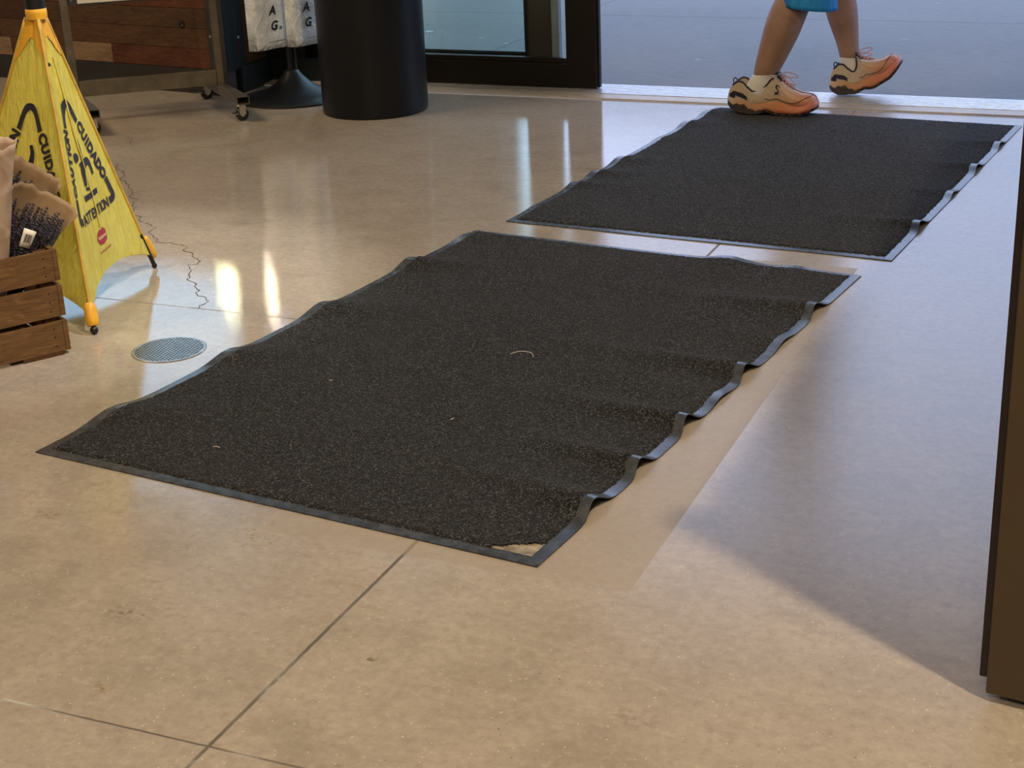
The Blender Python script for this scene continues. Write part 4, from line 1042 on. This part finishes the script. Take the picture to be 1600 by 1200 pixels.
# shorts: two legs and a waist in one cloth
def ring(c, rx, ry, n=32, wob=0.0, sd=0, tilt=0.0):
    return [V(c) + V((rx * math.cos(2 * PI * k / n) * (1 + wob * noise.noise(V((math.cos(2 * PI * k / n) * 1.6, math.sin(2 * PI * k / n) * 1.6, sd)))), ry * math.sin(2 * PI * k / n) * (1 + wob * noise.noise(V((k * 0.3, sd, 0)))), tilt * math.cos(2 * PI * k / n))) for k in range(n)]
b = MB()
b.grid([ring((-1.318, 5.815, 0.404), 0.108, 0.098, wob=0.10, sd=1, tilt=-0.012), ring((-1.320, 5.817, 0.418), 0.108, 0.098, wob=0.10, sd=1, tilt=-0.010), ring((-1.328, 5.825, 0.50), 0.110, 0.100, wob=0.08, sd=1.2), ring((-1.345, 5.85, 0.66), 0.115, 0.105, wob=0.05, sd=1.4), ring((-1.365, 5.90, 0.80), 0.130, 0.110), ring((-1.37, 5.95, 0.93), 0.140, 0.155), ring((-1.365, 5.97, 1.00), 0.135, 0.150)], close_u=True)
b.grid([ring((-1.300, 6.14, 0.440), 0.100, 0.095, wob=0.10, sd=3), ring((-1.310, 6.13, 0.55), 0.105, 0.098, wob=0.08, sd=3), ring((-1.335, 6.10, 0.68), 0.112, 0.100), ring((-1.355, 6.05, 0.80), 0.130, 0.110), ring((-1.37, 5.99, 0.93), 0.140, 0.150)], close_u=True)
o = b.build('shorts', M['shorts'], pe, smooth=True); sm = o.modifiers.new('s', 'SOLIDIFY'); sm.thickness = 0.003
b = MB()
b.grid([ring((-1.365, 5.97, 0.93), 0.150, 0.175, wob=0.05, sd=6), ring((-1.36, 5.97, 1.10), 0.135, 0.165), ring((-1.355, 5.97, 1.28), 0.140, 0.185), ring((-1.35, 5.97, 1.40), 0.120, 0.185), ring((-1.345, 5.97, 1.46), 0.075, 0.085)], close_u=True)
for sy_, sw in ((-1, 1), (1, -1)):
    rows = []
    for (x, y, z, r) in ((-1.35, 0.13, 1.38, 0.075), (-1.35 + sw * 0.01, 0.18, 1.30, 0.072), (-1.355 + sw * 0.03, 0.215, 1.18, 0.068)): rows.append(ring((x, 5.97 + sy_ * y, z), r, r))
    b.grid(rows, close_u=True)
o = b.build('shirt', M['shirt'], pe, smooth=True); sm = o.modifiers.new('s', 'SOLIDIFY'); sm.thickness = 0.003

# shoes -----------------------------------------------------------------
def make_shoe(origin, yaw, bend, logo=True, ln=1.0, lift=0.0):
    """local frame: x heel->toe 0..0.335, y across, z up. bend(x, z) -> (x, z) poses the sole."""
    L = 0.335
    cy, sn = math.cos(yaw), math.sin(yaw); O = V(origin)
    def G(x, y, z):
        X_, Z_ = bend(x * ln, z)
        return O + V((X_ * cy - y * sn, X_ * sn + y * cy, Z_))
    halfw = [(0, 0.026), (0.02, 0.038), (0.06, 0.044), (0.12, 0.044), (0.19, 0.047), (0.25, 0.053), (0.29, 0.052), (0.314, 0.045), (0.328, 0.034), (0.336, 0.020)]
    topz = [(0, 0.062), (0.010, 0.085), (0.028, 0.108), (0.045, 0.119), (0.062, 0.117), (0.080, 0.100), (0.098, 0.088), (0.120, 0.090), (0.145, 0.108), (0.170, 0.136), (0.186, 0.143), (0.205, 0.126), (0.225, 0.107), (0.250, 0.092), (0.280, 0.081), (0.305, 0.079), (0.320, 0.074), (0.330, 0.068), (0.336, 0.050)]
    inst = topz
    gap = [(0.0, 0.0), (0.022, 0.02), (0.045, 0.55), (0.10, 0.80), (0.15, 0.66), (0.178, 0.42), (0.188, 0.0)]
    bot = 0.026
    def S(x, q, off=0.0):
        """q in -1..1 around the section, from one rim over the sole to the other"""
        w = interp(halfw, x); zt = interp(topz, x); g = interp(gap, x) if x < 0.188 else 0.0
        a = q * (PI / 2 + math.radians(88) * (1 - g * 0.42))      # angle measured from straight down
        cz = bot + (zt - bot) * 0.42
        sx_ = math.sin(a); cx_ = -math.cos(a)
        e = 0.62
        y = w * math.copysign(abs(sx_) ** e, sx_)
        z = cz + ((zt - cz) if cx_ > 0 else (cz - bot)) * math.copysign(abs(cx_) ** (0.85), cx_) 
        if g > 0:
            zr = cx_ / max(1e-6, -math.cos(PI / 2 + math.radians(88) * (1 - g * 0.42)))
            z = cz + (zt - cz) * max(0, zr) ** 0.9 if cx_ > 0 else z
            if cx_ > 0: y = math.copysign(w * (1 - 0.06 * max(0, zr) ** 2), sx_)
        n = V((0, y / max(w, 1e-4) , (z - cz) / 0.06)); n.normalize()
        return G(x, y + n.y * off, z + n.z * off), (x / L, z / 0.15)
    sh = bpy.data.objects.new('sneaker', None); C.objects.link(sh); sh.parent = pe; sh.location = O - wloc(pe)
    def build_st(b, sts, name, mat, par, smooth=True, solid=0):
        o = b.build(name, mat, par, smooth=smooth)
        return o
    # upper
    xs = [0.0, 0.004, 0.012, 0.022, 0.034, 0.048] + [0.06 + 0.0088 * k for k in range(15)] + [0.188, 0.192] + [0.20 + 0.009 * k for k in range(12)] + [0.306, 0.314, 0.321, 0.327, 0.332, 0.335]
    nq = 48; b = MB(); st = b.bm.verts.layers.float_vector.new('st'); rows = []
    for x in xs:
        r = []
        for k in range(nq + 1):
            p, s_ = S(x, -1 + 2 * k / nq); v_ = b.bm.verts.new(p); v_[st] = (s_[0], s_[1], 0); r.append(v_)
        rows.append(r)
    for a in range(len(rows) - 1):
        for c in range(nq): b.bm.faces.new((rows[a][c], rows[a][c + 1], rows[a + 1][c + 1], rows[a + 1][c]))
    b.bm.faces.new(rows[-1]); b.bm.faces.new(rows[0][::-1])
    o = b.build('upper', M['shoe'], sh, smooth=True)
    arch = lambda x: 0.011 * math.exp(-((x - 0.150) / 0.026) ** 2)
    # midsole
    b = MB(); st = b.bm.verts.layers.float_vector.new('st'); rows = []
    xs2 = [-0.002 + 0.341 * k / 60 for k in range(61)]
    for x in xs2:
        xc = min(max(x, 0), L); w = interp(halfw, xc) + 0.0045
        if x < 0.02: w = 0.0425 * math.sqrt(max(0.05, 1 - ((0.02 - x) / 0.0235) ** 2))
        if x > 0.30: w = 0.0545 * math.sqrt(max(0.05, 1 - ((x - 0.30) / 0.0405) ** 2))
        zt = 0.050 + 0.006 * math.sin(x * 42) - 0.010 * (x / L) + 0.006 * max(0, (x - 0.29) / 0.045)
        zb = 0.006 + arch(x) + 0.022 * max(0, (0.035 - x) / 0.035) ** 1.2 + 0.024 * max(0, (x - 0.265) / 0.07) ** 1.4
        r = []
        for (yy, zz) in ((-0.80, zb), (-0.98, zb + 0.006), (-1.0, (zb + zt) / 2), (-0.93, zt), (-0.75, zt + 0.001), (0.75, zt + 0.001), (0.93, zt), (1.0, (zb + zt) / 2), (0.98, zb + 0.006), (0.80, zb)):
            v_ = b.bm.verts.new(G(x, w * yy, zz)); v_[st] = (xc / L, zz / 0.05, 0); r.append(v_)
        rows.append(r)
    for a in range(len(rows) - 1):
        for c in range(10): b.bm.faces.new((rows[a][c], rows[a][(c + 1) % 10], rows[a + 1][(c + 1) % 10], rows[a + 1][c]))
    b.bm.faces.new(rows[0]); b.bm.faces.new(rows[-1][::-1])
    smooth_by_angle(b.build('midsole', M['sole'], sh), 60)
    # outsole with dark heel cup
    b = MB(); rows = []
    for x in xs2:
        xc = min(max(x, 0), L); w = interp(halfw, xc) + 0.006
        if x < 0.02: w = 0.044 * math.sqrt(max(0.05, 1 - ((0.02 - x) / 0.024) ** 2))
        if x > 0.30: w = 0.056 * math.sqrt(max(0.05, 1 - ((x - 0.30) / 0.041) ** 2))
        zb = 0.000 + arch(x) + 0.020 * max(0, (0.035 - x) / 0.035) ** 1.2 + 0.024 * max(0, (x - 0.265) / 0.07) ** 1.4
        hh = 0.012 + 0.024 * math.exp(-((x - 0.055) / 0.040) ** 2) + 0.003 * math.sin(x * 210)
        if x > 0.13: hh = 0.0065 + 0.0035 * math.sin(x * 210)
        rows.append([G(x, w * yy, zz) for (yy, zz) in ((-0.9, zb), (-1.01, zb + 0.003), (-1.01, zb + hh), (-0.90, zb + hh), (0.90, zb + hh), (1.01, zb + hh), (1.01, zb + 0.003), (0.9, zb))])
    vr = b.grid(rows, close_u=True); b.bm.faces.new(vr[0]); b.bm.faces.new(vr[-1][::-1])
    smooth_by_angle(b.build('outsole', M['outsole'], sh), 40)
    # collar trim following the rim
    b = MB(); rim = [S(0.022 + 0.0078 * k, 1.0, 0.001)[0] for k in range(21)]; rim2 = [S(0.022 + 0.0078 * k, -1.0, 0.001)[0] for k in range(21)]
    b.tube(rim2[::-1] + rim, 0.0032, 8); b.build('collar_trim', M['navy'], sh, smooth=True)
    # dark heel flashes on both sides, bar forward
    for sd in (-1, 1):
        b = MB()
        for (x0, x1, q0, q1) in ((0.008, 0.036, 0.36, 0.64), (0.034, 0.078, 0.55, 0.64)):
            b.grid([[S(x0 + (x1 - x0) * a / 6 + (0.010 * (1 - c / 6) if x0 < 0.02 else 0) * (a == 6) * -1, sd * (q0 + (q1 - q0) * c / 6), 0.0022)[0] for c in range(7)] for a in range(7)])
        b.build('heel_patch', M['navy'], sh, smooth=True)
    # stitched toe line
    b = MB()
    for sd in (-1, 1): b.tube(catmull([S(x, sd * q, 0.0012)[0] for x, q in ((0.145, 0.60), (0.165, 0.50), (0.19, 0.455), (0.22, 0.45), (0.25, 0.47), (0.275, 0.55), (0.295, 0.68), (0.312, 0.82), (0.318, 1.0))], 5), 0.0011, 6)
    b.build('toe_stitching', M['navy'], sh, smooth=True)
    # tongue
    b = MB(); b.grid([[G(x, w * yy, z - 0.010 * yy * yy) for yy in (-1, -0.6, -0.2, 0.2, 0.6, 1)] for x, z, w in ((0.210, 0.120, 0.020), (0.198, 0.138, 0.026), (0.188, 0.156, 0.030), (0.182, 0.172, 0.026), (0.179, 0.181, 0.012))]); o = b.build('tongue', M['navy'], sh, smooth=True); sm = o.modifiers.new('s', 'SOLIDIFY'); sm.thickness = 0.006; sm.offset = 0
    # laces: crossings and loose bow
    b = MB()
    for k in range(5):
        x = 0.192 + 0.0125 * k; z = interp(topz, x) + 0.004
        b.tube(catmull([G(x + 0.006, -0.030, z - 0.020), G(x, -0.014, z - 0.002), G(x - 0.002, 0, z), G(x, 0.014, z - 0.002), G(x + 0.006, 0.030, z - 0.020)], 4), 0.0018, 6)
        if k < 4: b.tube(catmull([G(x, -0.016, z - 0.003), G(x + 0.006, 0, z - 0.001), G(x + 0.012, 0.016, z - 0.011)], 4), 0.0018, 6); b.tube(catmull([G(x, 0.016, z - 0.003), G(x + 0.006, 0, z - 0.001), G(x + 0.012, -0.016, z - 0.011)], 4), 0.0018, 6)
    kx, kz = 0.186, 0.146
    b.tube(catmull([G(kx, 0, kz), G(kx + 0.03, -0.018, kz + 0.001), G(kx + 0.062, -0.030, kz - 0.020), G(kx + 0.070, -0.034, kz - 0.030), G(kx + 0.045, -0.032, kz - 0.024), G(kx + 0.012, -0.012, kz - 0.004), G(kx, 0, kz)], 6), 0.0017, 6)
    b.tube(catmull([G(kx, 0, kz), G(kx + 0.025, 0.020, kz + 0.006), G(kx + 0.060, 0.038, kz - 0.006), G(kx + 0.066, 0.044, kz - 0.018), G(kx + 0.030, 0.030, kz - 0.014), G(kx, 0, kz)], 6), 0.0017, 6)
    b.tube(catmull([G(kx, 0, kz), G(kx + 0.008, -0.030, kz - 0.015), G(kx + 0.022, -0.046, kz - 0.050), G(kx + 0.040, -0.050, kz - 0.070)], 6), 0.0016, 6)
    b.tube(catmull([G(kx, 0, kz), G(kx + 0.014, 0.030, kz - 0.012), G(kx + 0.030, 0.046, kz - 0.042)], 6), 0.0016, 6)
    b.build('laces', M['lace'], sh, smooth=True)
    if logo:   # side mark, a slanted S
        b = MB(); add_text(b, 'S', lambda x, y: S(0.192 + x, -(0.62 + y * 8.0), 0.0050)[0], 0.030, 0.25, 0.0004, 1, 1.25)
        b.build('emblem', M['navy'], sh, flip=False)
    b = MB(); b.tube(catmull([G(0.020, 0, 0.096), G(0.016, 0, 0.112), G(0.023, 0, 0.121), G(0.034, 0, 0.112)], 5), 0.0022, 6); b.build('pull_loop', M['navy'], sh, smooth=True)
    return sh, G
def bend_near(x, z):
    # heel just peeling off, toe flat on the mat
    return x, z + max(0, (0.09 - x)) * 0.14
make_shoe((-1.606, 5.783, 0.0095), math.radians(3.0), bend_near)
TH_ = math.radians(21)
def bend_far(x, z):
    # heel down, forefoot curled upwards
    a = math.radians(4) + (max(0.0, x - 0.10) / 0.235) ** 0.9 * math.radians(30)
    # integrate the curved sole line
    n = 12; X_ = 0; Z_ = 0; ds = x / n
    for k in range(n):
        xx = (k + 0.5) * ds; aa = math.radians(3) + (max(0.0, xx - 0.09) / 0.10 if xx < 0.19 else 1.0) * math.radians(31)
        X_ += ds * math.cos(aa); Z_ += ds * math.sin(aa)
    aa = math.radians(3) + min(1.0, max(0.0, x - 0.09) / 0.10) * math.radians(31)
    return X_ - math.sin(aa) * z, Z_ + math.cos(aa) * z
make_shoe((-1.300, 6.165, 0.020), math.radians(4.0), bend_far, False, 0.93)
# socks
for pts, rad in (([(-1.460, 5.785, 0.158), (-1.466, 5.785, 0.150), (-1.478, 5.785, 0.125), (-1.490, 5.785, 0.088), (-1.488, 5.785, 0.050)], [0.0500, 0.0520, 0.0550, 0.056, 0.040]),
                 ([(-1.226, 6.17, 0.163), (-1.226, 6.17, 0.155), (-1.222, 6.17, 0.130), (-1.222, 6.17, 0.095), (-1.218, 6.17, 0.065)], [0.0465, 0.0475, 0.0475, 0.048, 0.036])):
    b = MB(); P_ = catmull(pts, 4); n_ = len(P_); rows = []
    for k, p in enumerate(P_):
        q = k / (n_ - 1) * (len(rad) - 1); i0 = min(int(q), len(rad) - 2); r = rad[i0] + (rad[i0 + 1] - rad[i0]) * (q - i0)
        rows.append([p + V((r * math.cos(2 * PI * m / 28), r * (0.90 - 0.22 * k / (n_ - 1)) * math.sin(2 * PI * m / 28), 0.0008 * (k % 2))) for m in range(28)])
    b.grid(rows, close_u=True); o = b.build('sock', M['sock'], pe, smooth=True); sm = o.modifiers.new('s', 'SOLIDIFY'); sm.thickness = 0.002

# ------------------------------------------------------------------ small litter and water beads
for k in range(14):
    rr_ = random.Random(k + 40); x = -1.451 + rr_.uniform(-0.045, 0.05); y = 2.116 + rr_.uniform(-0.035, 0.04); r = rr_.uniform(0.0012, 0.0036)
    b = MB(); b.ball((x, y, r * 0.25), (r, r, r * 0.55), 10)
    tag(b.build('water_drop', M['drop'], None, smooth=True), 'small water bead on the concrete in front of the near mat', 'water drop', 'water beads in front of the near mat')
b = MB(); b.tube(catmull([pt1(0.62, 0.866, 0.0095), pt1(0.635, 0.885, 0.011), pt1(0.66, 0.890, 0.010), pt1(0.678, 0.870, 0.0095)], 5), 0.0007, 5); tag(b.build('hair_strand', M['lint']), 'curled pale hair lying on the middle of the near mat', 'lint')
for u, v_, ln_, an, lb in ((0.70, 0.48, 0.010, 1.3, 'white lint fleck below the curled hair on the near mat'), (0.335, 0.56, 0.006, 0.2, 'white lint fleck on the left half of the near mat'), (0.34, 0.16, 0.016, 0.1, 'white thread near the front left of the near mat')):
    a_ = V((math.cos(an), math.sin(an), 0)); c = pt1(u, v_, 0.0095); b = MB(); b.tube([c - a_ * ln_ / 2, c + V((0.001, 0.001, 0.001)), c + a_ * ln_ / 2], 0.0009, 5); tag(b.build('lint_fleck', M['lint']), lb, 'lint')
b = MB(); c = V((-1.047, 1.797, 0.0006)); b.face([c + V(p) for p in ((-0.009, -0.004, 0), (0.0, -0.006, 0), (0.009, 0.0, 0), (0.007, 0.007, 0), (-0.006, 0.004, 0))]); o = b.build('paper_scrap', M['worn']); sm = o.modifiers.new('s', 'SOLIDIFY'); sm.thickness = 0.0005
tag(o, 'tiny cream paper scrap right of the long floor joint', 'paper scrap')

# ------------------------------------------------------------------ lamps under the canopy outside
def canopy_lamp(loc, label):
    th = thing('canopy_lamp', loc, label, 'lamp')
    loc = V(loc)
    b = MB(); b.lathe(loc, [(0.02, 0.10), (0.07, 0.08), (0.10, 0.0), (0.098, -0.002)], 24, True, False); b.build('lamp_shade', M['blackpaint'], th)
    t = NT('lamp_glow'); t.base((1, 0.8, 0.55)); t.b.inputs['Emission Color'].default_value = (1, 0.80, 0.48, 1); t.b.inputs['Emission Strength'].default_value = 170
    b = MB(); b.ball(loc + V((0, 0, 0.0)), 0.038, 16); b.build('bulb', t.m, th, smooth=True)
    b = MB(); b.tube([loc + V((0, 0, 0.09)), loc + V((0, 0, 3.3 - loc.z))], 0.012, 10); b.build('lamp_rod', M['blackpaint'], th)
canopy_lamp((-6.10, 8.90, 2.06), 'left lamp hanging under the outside canopy')
canopy_lamp((-5.77, 8.90, 2.08), 'right lamp hanging under the outside canopy')
b = MB(); b.lohi((-60, 30, 0), (40, 31, 5.5)); struct(b.build('wall_outside', M['far_wall']), 'pale building across the parking lot')
# unseen dark pier, added outside to dim part of the floor's reflection
b = MB(); b.lohi((-5.60, 11.0, 0), (-4.89, 11.4, 6)); struct(b.build('wall_outside', M['charcoal']), 'unseen dark pier added outside to dim the floor reflection')
